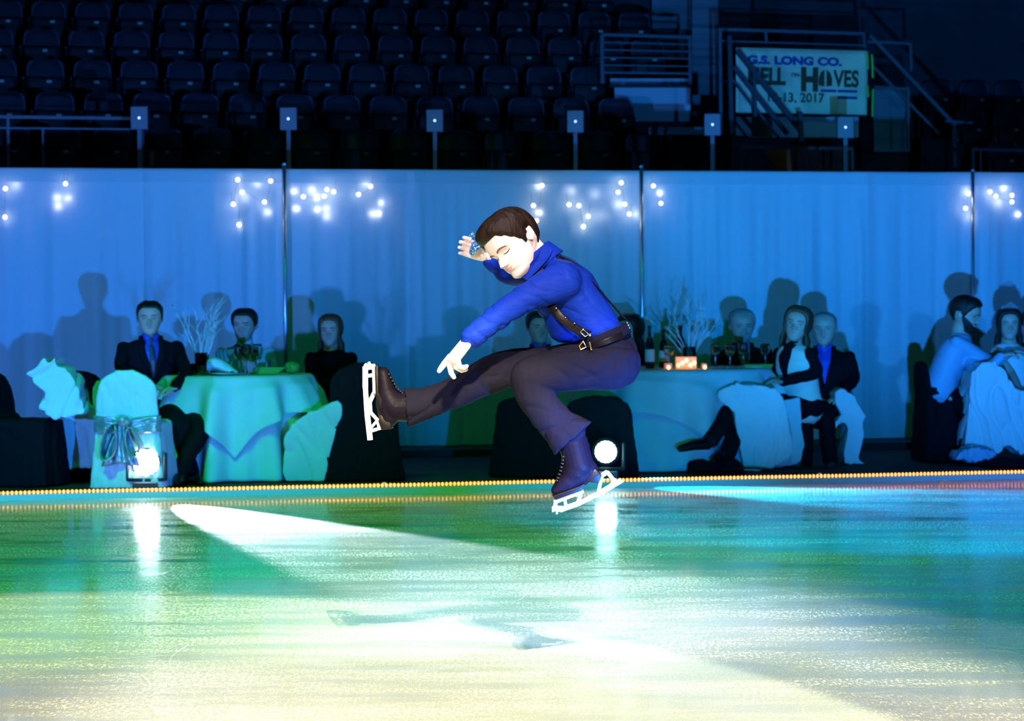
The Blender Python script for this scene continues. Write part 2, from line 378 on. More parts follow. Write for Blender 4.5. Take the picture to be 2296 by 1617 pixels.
HF = [(0, .30), (.05, .365), (.1, .372), (.15, .352), (.2, .365), (.28, .375), (.35, .370), (.42, .368), (.5, .365), (.57, .395), (.65, .405), (.75, .385), (.85, .315), (.92, .225), (.97, .13), (1.0, .02)]
HB = [(0, .05), (.1, -.10), (.2, -.22), (.3, -.32), (.4, -.40), (.5, -.44), (.6, -.465), (.7, -.46), (.8, -.42), (.88, -.35), (.94, -.25), (.98, -.14), (1.0, -.02)]
NOSE = [(.30, 0), (.325, .075), (.36, .115), (.40, .095), (.46, .055), (.53, .015), (.58, 0)]
LW, LF, LB, LN = lut(HW), lut(HF), lut(HB), lut(NOSE)
def head_pt(phi, z, off=0.0, face=True, wide=1.0, nose=1.0, chin=1.0):
    w = look(LW, z) * wide; f = look(LF, z); b = look(LB, z)
    if z < .12: w *= chin
    y0 = (f + b) * 0.5 if z > .3 else (f + b) * 0.5 * (z / .3) + .10 * (1 - z / .3)
    c, s = math.cos(phi), math.sin(phi)
    e = 0.88
    x = w * math.copysign(abs(s) ** e, s)
    y = y0 + ((f - y0) if c > 0 else (y0 - b)) * math.copysign(abs(c) ** e, c)
    nx, ny = s / max(w, .05), c / max((f - b) / 2, .05); l = math.hypot(nx, ny)
    x += off * nx / l; y += off * ny / l
    zz = z + off * max(0, (z - .6) / .4) * 1.0
    if face and c > 0:
        y += nose * look(LN, z) * math.exp(-(x / (.035 + .035 * max(0, 1 - abs(z - .35) / .12))) ** 2)
        if .28 < z < .38: y += nose * .03 * math.exp(-((abs(x) - .055) / .03) ** 2 - ((z - .335) / .025) ** 2)
        y -= .045 * math.exp(-((abs(x) - .15) / .075) ** 2 - ((z - .495) / .045) ** 2)
        y += .018 * math.exp(-((abs(x) - .15) / .055) ** 2 - ((z - .492) / .028) ** 2)
        y += .015 * math.exp(-((abs(x) - .14) / .10) ** 2 - ((z - .575) / .03) ** 2)
        y += .020 * math.exp(-(x / .085) ** 2 - ((z - .268) / .014) ** 2) + .024 * math.exp(-(x / .075) ** 2 - ((z - .225) / .018) ** 2)
        y -= .020 * math.exp(-(x / .09) ** 2 - ((z - .248) / .008) ** 2) + .015 * math.exp(-(x / .1) ** 2 - ((z - .175) / .02) ** 2)
        y += .015 * math.exp(-((abs(x) - .20) / .08) ** 2 - ((z - .38) / .07) ** 2)
    return Vector((x, y, zz))
def head_frame(pos, fwd, up, H):
    """pos: world place of the head's middle (0, 0, .5); axes: right of the person, forward, up"""
    Y = Vector(fwd).normalized(); Z = Vector(up); Z = (Z - Y * Z.dot(Y)).normalized(); X = Y.cross(Z)
    m = Matrix(((X.x, Y.x, Z.x), (X.y, Y.y, Z.y), (X.z, Y.z, Z.z))) * H
    o = Vector(pos) - m @ Vector((0, 0, .5))
    return lambda p: o + m @ Vector(p)
def add_head(mb, T, nphi=120, nz=80, **kw):
    zs = [0.0] + [((i + .5) / nz) for i in range(nz)] + [1.0]
    rings = [[T(head_pt(2 * math.pi * j / nphi, z, **kw)) for j in range(nphi)] for z in zs]
    mb.loft(rings)
    for sx in (-1, 1):   # ears
        a0 = T((0, 0, 0)); ax = [(T(v) - a0).normalized() for v in ((1, 0, 0), (0, 1, 0), (0, 0, 1))]; rot = Matrix((ax[0], ax[1], ax[2])).transposed()
        mb.ball(T((sx * .352, -.055, .478)), (.030 * T.H, .058 * T.H, .092 * T.H), 16, 12, rot)
        r = [T(Vector((sx * (.372 + .020 * math.sin(a)), -.052 - .058 * math.sin(a), .478 + .092 * math.cos(a)))) for a in [math.pi * k / 8 for k in range(-2, 9)]]
        mb.tube(r, .014 * T.H, 8)
class HT:
    def __init__(s, pos, fwd, up, H, kid=0.0): s.f = head_frame(pos, fwd, up, H); s.H = H; s.kid = kid
    def __call__(s, p):
        if s.kid and 0 < p[2] < 1: p = Vector((p[0], p[1], p[2] - s.kid * math.sin(math.pi * p[2])))
        return s.f(p)
def face_parts(par, T, lid=1.0, brow='brow', lips='lips', gaze=(0, 0), wide=1.0, closed=False):
    H = T.H; de = -.078 if closed else -.062
    for sx in (-1, 1):
        c = head_pt(math.asin(min(1, (.15 / .335) ** (1 / .88))), .49, 0, True, wide); c.x = sx * abs(c.x)
        eb = MB().ball(T(c + Vector((0, de, .002))), .068 * H, 16, 12)
        e = eb.build('eye', 'eye', par)
        MB().ball(T(c + Vector((gaze[0] * .02, de + .047, gaze[1] * .02 - .002))), (.026 * H,) * 3, 12, 8).build('iris', 'iris', e)
        # upper lid with lashes
        L = []
        for k in range(9):
            t = -1 + 2 * k / 8; x = .15 + .062 * t; z = (.492 - .016 * (1 - t * t) + .004 * t) if closed else .499 + lid * .024 * (1 - t * t) - .006 * t
            ph = math.asin(min(1, (x / (.335 * wide)) ** (1 / .88))); p = head_pt(ph, z, .006, True, wide); p.x = sx * abs(p.x); L.append(T(p))
        MB().tube(L, [H * .006 * (1 - .5 * abs(-1 + k / 4)) + H * .002 for k in range(9)], 6).build('eyelashes', 'iris', par)
        Bq = []
        for k in range(9):
            t = k / 8; x = .055 + .17 * t; z = .565 + .030 * math.sin(math.pi * min(1, t * .9)) - .012 * t
            ph = math.asin(min(1, (x / (.335 * wide)) ** (1 / .88))); p = head_pt(ph, z, .003, True, wide); p.x = sx * abs(p.x); Bq.append(T(p))
        MB().tube(Bq, [H * (.006 + .009 * math.sin(math.pi * (.15 + .8 * k / 8))) for k in range(9)], 6).build('eyebrow', brow, par)
    for nm, zc, th, wd in (('upper_lip', .262, .013, .10), ('lower_lip', .232, .017, .085)):
        L = []
        for k in range(11):
            t = -1 + 2 * k / 10; x = wd * t
            z = zc - (.010 if nm == 'upper_lip' else -.012) * abs(t) ** 1.5 + (.006 * math.exp(-((abs(t) - .25) / .2) ** 2) if nm == 'upper_lip' else 0)
            ph = math.asin(min(1, (abs(x) / (look(LW, z) * wide)) ** (1 / .88))); p = head_pt(ph, z, -.004, True, wide); p.x = math.copysign(abs(p.x), x) if x else 0; L.append(T(p))
        MB().tube(L, [H * (th * (1 - .75 * abs(-1 + k / 5) ** 2) + .002) for k in range(11)], 8).build(nm, lips, par)
def hairline(deg, style):
    """height of the hair's edge by angle from the face's middle"""
    tabs = {'boy': [(0, .775), (30, .775), (50, .70), (66, .60), (76, .50), (84, .40), (92, .43), (96, .57), (112, .58), (122, .40), (135, .27), (180, .22)],
            'short': [(0, .80), (30, .80), (50, .74), (66, .62), (78, .45), (88, .44), (95, .57), (112, .56), (124, .38), (140, .26), (180, .24)],
            'thin': [(0, .90), (30, .88), (50, .80), (66, .66), (78, .50), (88, .46), (95, .57), (112, .56), (124, .38), (140, .26), (180, .24)],
            'long': [(0, .82), (25, .80), (42, .72), (52, .50), (58, .20), (62, -.15), (75, -.35), (110, -.45), (180, -.5)]}
    return lerp_tab(tabs[style], deg)
def hair(par, T, mat, style='short', thick=.045, seed=0, nphi=96, nv=26, length=1.0, rough=.010, wide=1.0, part=0.0):
    rnd = random.Random(seed)
    rings_o = []
    for j in range(nphi):
        ph = 2 * math.pi * j / nphi; dg = math.degrees(ph); dg = 360 - dg if dg > 180 else dg
        ze = hairline(dg, style)
        if ze < .3: ze = .3 + (ze - .3) * length
        col = []
        for side in (1, 0):
            for i in (range(nv + 1) if side else range(nv, -1, -1)):
                v = i / nv
                z = ze + (.995 - ze) * (1 - (1 - v) ** 1.25)
                zz = max(z, .30)
                if side:
                    th = thick * (min(1, v * 7) ** .6) * (1 + .35 * math.sin(math.pi * min(1, v)))
                    n = mnoise.noise(Vector((math.cos(ph) * 9 + seed, math.sin(ph) * 9, z * 3)))
                    n2 = mnoise.noise(Vector((math.cos(ph) * 26 + seed, math.sin(ph) * 26, z * 5)))
                    off = th + rough * (n * 1.4 + n2) * min(1, v * 6)
                    if style == 'boy': off += .055 * math.exp(-((dg - 8) / 32) ** 2 - ((z - .86) / .09) ** 2)
                else: off = -.012
                p = head_pt(ph, zz, off, False, wide)
                if z < .30:      # long hair hangs down beside the neck
                    k = (.30 - z)
                    w = .36 * wide + .10 * k + (off if side else -.07); x = math.sin(ph) * w
                    y = -.10 + math.cos(ph) * (.32 + .04 * k + (off if side else -.07)); p = Vector((x, min(y, .20), z))
                    t0 = min(1, k / .2); q = head_pt(ph, .30, off, False, wide); q.z = z; p = q.lerp(p, t0 * t0 * (3 - 2 * t0))
                col.append(T(p))
        rings_o.append(col)
    m = len(rings_o[0]); vs = [p for c in rings_o for p in c]; fs = []
    for j in range(nphi):
        for i in range(m):
            a = j * m + i; b = j * m + (i + 1) % m; c = ((j + 1) % nphi) * m + (i + 1) % m; d = ((j + 1) % nphi) * m + i
            fs.append((a, b, c, d))
    return MB().add(vs, fs).build('hair', mat, par)
def add_hand(mb, w, d, n, L=.17, wf=1.0, thumb=1, curl=(.5, .5, .6, .7), spread=.12, tcurl=.4):
    """w wrist, d towards the fingers, n the way the palm looks, thumb: side of the palm it leaves from"""
    w = Vector(w); d = Vector(d).normalized(); n = Vector(n); n = (n - d * n.dot(d)).normalized(); s = d.cross(n) * thumb
    pl = L * .52
    mb.tube([w - d * L * .1, w + d * pl * .3, w + d * pl * .75, w + d * pl], [(L * .12, L * .16 * wf), (L * .12, L * .21 * wf), (L * .11, L * .24 * wf), (L * .08, L * .225 * wf)], 14, ref=n)
    for i in range(4):
        o = (1.5 - i) * L * .125 * wf
        fl = L * (.42, .48, .45, .36)[i]; r = L * (.058, .060, .057, .050)[i] * wf
        a = (1.5 - i) * spread; dd = (d * math.cos(a) + s * math.sin(a)).normalized()
        p = w + d * pl * .88 + s * o; pts = [p]; ang = 0
        for k, q in enumerate((.45, .32, .23)):
            ang += curl[i] * (1, 1.1, .7)[k]
            p = p + (dd * math.cos(ang) + n * math.sin(ang)) * fl * q; pts.append(p)
        mb.tube(pts, [r * 1.08, r * 1.0, r * .9, r * .72], 10)
    p = w + d * pl * .15 + s * L * .16; t = (s * .75 + d * .65).normalized(); pts = [p - s * L * .06, p]
    for k, q in enumerate((.20, .16, .13)):
        t = (t + d * .35 * tcurl + n * .35 * tcurl - s * .2 * tcurl).normalized(); p = p + t * L * q * 1.1; pts.append(p)
    mb.tube(pts, [L * .085, L * .08, L * .07, L * .065, L * .05], 10)
    return mb

# ================================================================== the skater
YK = 6.93
S = FPX / YK
def K(px, py, dy=0.0): return P(px, py, YK + dy)
def r_(px): return px / S
kb = K(1330, 900); skater_base = (kb.x, YK, 0.0)
sk = thing('person', skater_base, 'young skater in royal blue shirt and dark trousers leaping with one leg kicked forward', 'person')
def wrinkle(me, amp, dirs, seed=0, where=None):
    n = len(me.vertices); co = np.empty(n * 3); no = np.empty(n * 3); me.vertices.foreach_get('co', co); me.vertices.foreach_get('normal', no)
    co = co.reshape(-1, 3); no = no.reshape(-1, 3); d = np.zeros(n)
    for k, (ax, fr) in enumerate(dirs):
        ax = Vector(ax).normalized(); u, v = frame_of(ax, Vector((0, 1, .2)))
        A = co @ np.array(ax) * fr; B = co @ np.array(u) * fr * .28; C = co @ np.array(v) * fr * .28
        for i in range(n):
            q = mnoise.noise(Vector((A[i] + seed, B[i] + k * 7, C[i])))
            d[i] += (1 - min(1, abs(q) * 3.2)) ** 2 * -.8 + q * .5
    co += no * (d * amp)[:, None]; me.vertices.foreach_set('co', co.reshape(-1)); me.update()
def inpoly(x, y, poly):
    c = False; n = len(poly)
    for i in range(n):
        x0, y0 = poly[i]; x1, y1 = poly[i - 1]
        if (y0 > y) != (y1 > y) and x < (x1 - x0) * (y - y0) / (y1 - y0) + x0: c = not c
    return c
def shirt_post(me):
    wrinkle(me, .0050, [((.5, .2, 1.0), 24), ((.9, .3, .5), 13)], 1)
    me.materials.append(M['shirt_dark']); o = Vector(skater_base)
    yoke = [K(a, b) for a, b in ((1216, 588), (1222, 574), (1250, 566), (1282, 578), (1292, 592), (1262, 592), (1240, 582))]
    poly = [(p.x, p.z) for p in yoke]
    for p in me.polygons:
        c = p.center + o
        if inpoly(c.x, c.z, poly): p.material_index = 1
def build_skater():
    # head ------------------------------------------------
    yaw = R(37)
    f0 = Vector((-.77, 0, -.64)); fwd = f0 * math.cos(yaw) + Vector((0, -1, 0)) * math.sin(yaw)
    up = Vector((-.64, 0, .77))
    T = HT(K(1149, 545, -.02), fwd, up, .206, .04)
    body = MB(); add_head(body, T, 200, 130)
    sh = K(1248, 622, 0); neck0 = K(1222, 592, 0)
    body.tube([K(1262, 628, 0), neck0, K(1196, 568, 0), K(1180, 548)], [r_(46), r_(33), r_(31), r_(30)], 20)
    body.tube([K(1262, 628), K(1300, 690), K(1350, 750), K(1378, 800)], [.05, .06, .06, .07], 16)          # trunk under the clothes
    for y0, pts in ((-.11, [(1262, 632), (1190, 665), (1120, 708), (1052, 760)]), ):
        body.tube([K(a, b, y0 - .02 * i) for i, (a, b) in enumerate(pts)], [.030, .028, .024, .020], 12)
    body.tube([K(1255, 620, .10), K(1195, 612, .20), K(1140, 612, .27), K(1085, 568, .24)], [.030, .028, .024, .019], 12)
    body.tube([K(1372, 810, -.07), K(1185, 838, -.09), K(1268, 975, -.09), K(1296, 1040, -.09), K(1262, 1092, -.09)], [.04, .035, .028, .022, .012], 12)
    body.tube([K(1372, 806, .07), K(1122, 832, .09), K(985, 893, .09), K(885, 918, .09), K(862, 850, .09)], [.04, .035, .028, .022, .012], 12)
    # near hand: index finger pointing down, the others curled
    w = K(1046, 768, -.17); d = (K(1014, 808, -.18) - w)
    add_hand(body, w, d, (.75, .35, -.5), .138, 1.3, thumb=-1, curl=(.05, .45, .85, .95), spread=.16, tcurl=.5)
    # far hand, raised, fingers bunched
    w2 = K(1086, 571, .24); d2 = (K(1040, 549, .22) - w2)
    add_hand(body, w2, d2, (0, -1, -.35), .108, 1.3, thumb=1, curl=(.18, .22, .26, .32), spread=.0, tcurl=.7)
    bo = body.build('body', 'boy_skin', sk, remesh=.0021, sm=1)
    face_parts(bo, T, closed=True)
    hair(bo, T, 'hair_brown', 'boy', thick=.042, seed=3, nphi=160, nv=44, rough=.0045)
    # sequinned wristband on the raised arm
    MB().tube([K(1058, 566, .20), K(1066, 552, .19), K(1080, 541, .19)], [r_(7), r_(11), r_(9)], 14, ref=(0, 1, 0)).tube([K(1062, 533, .19), K(1074, 529, .19), K(1086, 534, .20)], [r_(6), r_(8), r_(7)], 12).build('sequin_wristband', 'sequin', sk)
    sq = MB(); rnd = random.Random(4)
    for i in range(60):
        sq.ball(K(1052 + 34 * rnd.random(), 520 + 48 * rnd.random(), .165 + .015 * rnd.random()), r_(1.0 + 1.3 * rnd.random()), 6, 4)
    q = sq.build('sequin', 'rhinestone', sk, smooth=False); q['kind'] = 'stuff'
    # shirt ------------------------------------------------
    s = MB()
    s.tube([K(1222, 592), K(1252, 612), K(1276, 645), K(1302, 690), K(1336, 735), K(1362, 758)],
           [(.055, r_(26)), (.135, r_(46)), (.150, r_(62)), (.135, r_(62)), (.124, r_(56)), (.118, r_(46))], 28, smooth=4)
    s.tube([K(1240, 700), K(1262, 735), K(1286, 755)], [(.10, r_(26)), (.105, r_(34)), (.10, r_(22))], 20, smooth=3)
    s.ball(K(1222, 690), (r_(18), .095, r_(22)))
    s.tube([K(1262, 632, -.115), K(1228, 646, -.135), K(1180, 668, -.155), K(1125, 704, -.165), K(1082, 738, -.168), K(1057, 758, -.17)],
           [r_(48), r_(40), r_(33), r_(30), r_(27), r_(27)], 20, smooth=4)
    s.tube([K(1255, 620, .11), K(1195, 612, .20), K(1140, 616, .27), K(1100, 585, .25)], [r_(40), r_(32), r_(26), r_(20)], 18, smooth=4)
    so = s.build('shirt', 'blue_shirt', sk, remesh=.0045, sm=5, post=shirt_post)
    # collar: a stand-up band with turned-down leaves
    def ringpt(a, h, rr=1.0):
        c = K(1216, 586).lerp(K(1197, 566), h); ax = (K(1190, 558) - K(1222, 596)).normalized()
        u, v = frame_of(ax, Vector((0, 1, 0)))
        # u: depth direction, v: in the picture plane, across the neck
        return c + u * (.052 * rr * math.cos(a)) + v * (r_(38) * rr * math.sin(a))
    cm = MB(); cm.grid(lambda i, j: ringpt(R(-62 + 0) + 2 * math.pi * i * .93, j * 1.0, 1.0 + .06 * j), 48, 6)
    cm.grid(lambda i, j: ringpt(R(-62) + 2 * math.pi * i * .93, 1.0 - j * 1.5, 1.07 + .22 * j), 48, 6)
    cm.build('collar', 'blue_shirt', so, solid=.004, sm=2)
    cl = MB()
    cl.prism([K(1209, 566, -.075), K(1182, 598, -.07), K(1170, 622, -.055), K(1182, 630, -.062), K(1206, 606, -.08), K(1232, 578, -.08), K(1240, 560, -.05), K(1222, 541, -.03)], (0, .008, 0))
    cl.build('collar_leaf', 'blue_shirt', so, bevel=.002, subs=1)
    # cuff
    # trousers ------------------------------------------------
    t = MB()
    t.tube([K(1368, 772), K(1377, 790), K(1384, 815)], [(.118, r_(50)), (.126, r_(54)), (.115, r_(52))], 26, smooth=3)
    t.tube([K(1378, 815, -.065), K(1310, 823, -.075), K(1240, 831, -.085), K(1186, 846, -.09)], [r_(63), r_(55), r_(50), r_(48)], 24, smooth=4)
    t.tube([K(1186, 846, -.09), K(1196, 880, -.09), K(1218, 915, -.09), K(1245, 945, -.09), K(1270, 968, -.09)], [r_(47), r_(44), r_(42), r_(42), r_(44)], 24, smooth=4)
    t.tube([K(1376, 800, .065), K(1260, 815, .08), K(1165, 826, .09), K(1112, 836, .09), K(1055, 862, .09), K(990, 892, .09), K(945, 907, .09)], [r_(55), r_(44), r_(46), r_(48), r_(40), r_(37), r_(39)], 24, smooth=4)
    # hem of the near leg: a flared, swinging cuff (open below)
    h0 = [(1262, 958), (1268, 985)]
    ring = []
    def hem_ring(c, a_px, ang, dz, y0):
        out = []
        for j in range(28):
            w_ = 2 * math.pi * j / 28; u = math.cos(w_) * a_px; vv = math.sin(w_)
            px = c[0] + u * math.cos(ang); py = c[1] + u * math.sin(ang); out.append(K(px, py, y0 + vv * dz))
        return out
    t.loft([hem_ring((1252, 948), 44, R(-38), .060, -.09), hem_ring((1268, 962), 50, R(-34), .062, -.09), hem_ring((1280, 975), 56, R(-36), .064, -.09), hem_ring((1287, 983), 58, R(-42), .066, -.09)])
    t.loft([hem_ring((960, 904), 38, R(76), .060, .09), hem_ring((935, 909), 42, R(80), .062, .09), hem_ring((909, 914), 48, R(85), .064, .09)])
    to = t.build('trousers', 'trouser', sk, remesh=.0045, sm=5, post=lambda me: wrinkle(me, .0060, [((.25, .5, 1.0), 19), ((.6, .3, -.8), 11)], 3))
    MB().tube([K(1287, 983, -.09) + (K(1287, 983) - K(1287, 983))] * 1 + [K(1290, 987, -.09)], [r_(3), r_(3)], 6).build('hem', 'trouser', to) if False else None
    # waistband and belt
    def waist(a, px0, py0, px1, py1, ry, y0=0):
        c = K((px0 + px1) / 2, (py0 + py1) / 2, y0); v = (K(px1, py1) - K(px0, py0)) / 2
        return c + v * math.cos(a) + Vector((0, -ry, 0)) * math.sin(a)
    def band(p0, p1, p2, p3, ry, n=60, k=4):   # p0-p1 lower edge ends, p2-p3 upper edge ends
        b = MB(); b.grid(lambda i, j: waist(2 * math.pi * i, p0[0] + (p2[0] - p0[0]) * j, p0[1] + (p2[1] - p0[1]) * j, p1[0] + (p3[0] - p1[0]) * j, p1[1] + (p3[1] - p1[1]) * j, ry), n, k, wrap=True); return b
    band((1298, 790), (1414, 746), (1284, 772), (1402, 724), .128).build('waistband', 'trouser', to, solid=.006)
    be = band((1300, 791), (1414, 752), (1295, 779), (1407, 738), .133).build('belt', 'leather', to, solid=.005)
    MB().tube([K(1299, 775, -.125), K(1308, 765, -.13), K(1314, 778, -.13), K(1302, 785, -.125), K(1299, 775, -.125)], r_(2.0), 8).tube([K(1322, 768, -.135), K(1326, 784, -.135)], r_(2.4), 8).build('belt_buckle', 'gold', be)
    # braces
    def strap(pts, wd, ref, nm='brace_strap'):
        b = MB(); b.tube(pts, [(r_(wd), .003)] * len(pts), 10, ref=ref, smooth=4, cap=False); return b.build(nm, 'leather', sk)
    st = strap([K(1222, 668, -.105), K(1243, 695, -.145), K(1262, 716, -.155), K(1290, 737, -.15), K(1322, 752, -.14)], 9.5, (.5, 0, .85))
    for (a, b) in ((1247, 691), (1268, 712), (1288, 725)):
        MB().ball(K(a, b, -.163), r_(1.9), 8, 6).build('stud', 'silver', st)
    MB().tube([K(1308, 738, -.158), K(1320, 750, -.154), K(1312, 755, -.154), K(1301, 744, -.158), K(1308, 738, -.158)], r_(1.6), 6).build('brace_clip', 'silver', st)
    MB().tube([K(1323, 751, -.15), K(1318, 763, -.145), K(1320, 776, -.14)], r_(2.8), 8).build('brace_loop', 'leather', st)
    MB().ball(K(1323, 751, -.156), r_(4), 10, 8).build('brace_ring', 'silver', st)
    s2 = strap([K(1248, 571, -.07), K(1290, 592, -.07), K(1330, 634, -.065), K(1368, 678, -.055), K(1404, 718, -.03)], 6, (0, 1, 0))
    for i in range(5): MB().ball(K(1401 + 2.6 * i, 713 + 5.5 * i, -.03), r_(2.3), 8, 6).build('rhinestone', 'silver', s2)
    # boots ------------------------------------------------
    def boot(pts, nm_pts, dy, lace, heel, sole):
        b = MB()
        for seq, rad in pts: b.tube([K(x, y, dy) for x, y in seq], [(.040, r_(q)) if k else r_(q) for k, q in enumerate(rad)] if False else [r_(q) for q in rad], 20, smooth=4)
        o = b.build('boot', 'boot', sk, remesh=.003, sm=3)
        hb = MB().prism([K(x, y, dy - .028) for x, y in heel], (0, .056, 0)); hb.build('heel', 'leather', o, bevel=.003)
        sb = MB().prism([K(x, y, dy - .032) for x, y in sole], (0, .064, 0)); sb.build('sole', 'leather', o, bevel=.002)
        lm = MB()
        for i in range(len(lace) - 1):
            (x0, y0), (x1, y1) = lace[i], lace[i + 1]
            for k in range(2):
                x = x0 + (x1 - x0) * k / 2; y = y0 + (y1 - y0) * k / 2
                lm.tube([K(x, y, dy + .026), K(x, y, dy - .0) + (K(*lace[0]) - K(*nm_pts)) * .06, K(x, y, dy - .026)], r_(2.0), 6, smooth=3)
        lm.build('laces', 'black_plastic', o)
        return o
    b1 = boot([([(1284, 990), (1292, 1020), (1298, 1045)], [33, 33, 34]), ([(1300, 1045), (1288, 1062), (1276, 1080)], [34, 31, 22]), ([(1318, 1052), (1298, 1066), (1272, 1082), (1250, 1100)], [24, 27, 24, 15])], (1310, 1050), -.09,
              [(1264, 1024), (1262, 1040), (1258, 1056), (1252, 1072), (1247, 1084)],
              [(1308, 1074), (1334, 1050), (1350, 1066), (1342, 1084), (1322, 1082)], [(1238, 1112), (1246, 1122), (1306, 1100), (1312, 1084), (1300, 1090)])
    b2 = boot([([(925, 910), (900, 912), (884, 910)], [36, 34, 32]), ([(888, 912), (876, 900), (866, 880)], [34, 30, 23]), ([(872, 936), (868, 905), (865, 870), (859, 838)], [23, 26, 22, 16])], (850, 900), .09,
              [(872, 840), (880, 855), (888, 868), (898, 878), (906, 886)],
              [(852, 928), (876, 948), (880, 962), (855, 965), (848, 945)], [(840, 822), (848, 818), (849, 880), (862, 905), (852, 918), (842, 884)])
    def skate(strokes, dy, par):
        b = MB()
        for th_i, (a, c, w_, th) in enumerate(strokes):
            th += .0006 * th_i; b.bar(K(*a, dy), K(*c, dy), th, r_(w_), ref=(0, 1, 0)) if False else b.prism(_stroke(a, c, w_, dy, th), (0, th, 0))
        return b.build('blade', 'blade', par, smooth=False)
    def _stroke(a, c, w_, dy, th):
        ax, ay = a; cx, cy = c; l = math.hypot(cx - ax, cy - ay); nx, ny = -(cy - ay) / l * w_ / 2, (cx - ax) / l * w_ / 2
        return [K(ax + nx, ay + ny, dy - th / 2), K(ax - nx, ay - ny, dy - th / 2), K(cx - nx, cy - ny, dy - th / 2), K(cx + nx, cy + ny, dy - th / 2)]
    skate([((1243, 1140), (1262, 1142), 13, .008), ((1258, 1143), (1300, 1128), 11, .005), ((1296, 1130), (1348, 1104), 10, .005), ((1344, 1106), (1394, 1077), 11, .005),
           ((1243, 1126), (1308, 1101), 9, .05), ((1247, 1122), (1243, 1146), 9, .010), ((1266, 1118), (1270, 1140), 7, .008), ((1304, 1102), (1296, 1128), 8, .008), ((1284, 1110), (1306, 1112), 6, .012),
           ((1341, 1106), (1350, 1068), 7, .008), ((1346, 1070), (1363, 1059), 8, .04), ((1361, 1058), (1379, 1080), 8, .008), ((1379, 1078), (1366, 1092), 7, .008),
           ((1240, 1136), (1240, 1148), 4, .006), ((1248, 1142), (1249, 1153), 4, .006)], -.09, b1)
    skate([((819, 822), (819, 870), 12, .005), ((819, 866), (823, 930), 11, .005), ((823, 926), (830, 987), 12, .005),
           ((838, 820), (840, 882), 8, .05), ((816, 824), (841, 822), 12, .010), ((822, 843), (840, 841), 8, .008), ((840, 878), (827, 906), 9, .008), ((829, 900), (831, 926), 8, .006),
           ((830, 924), (848, 944), 7, .008), ((846, 940), (852, 964), 8, .04), ((828, 968), (853, 960), 7, .008), ((828, 964), (845, 944), 6, .008),
           ((826, 812), (832, 822), 6, .006), ((818, 816), (824, 822), 6, .006)], .09, b2)
build_skater()
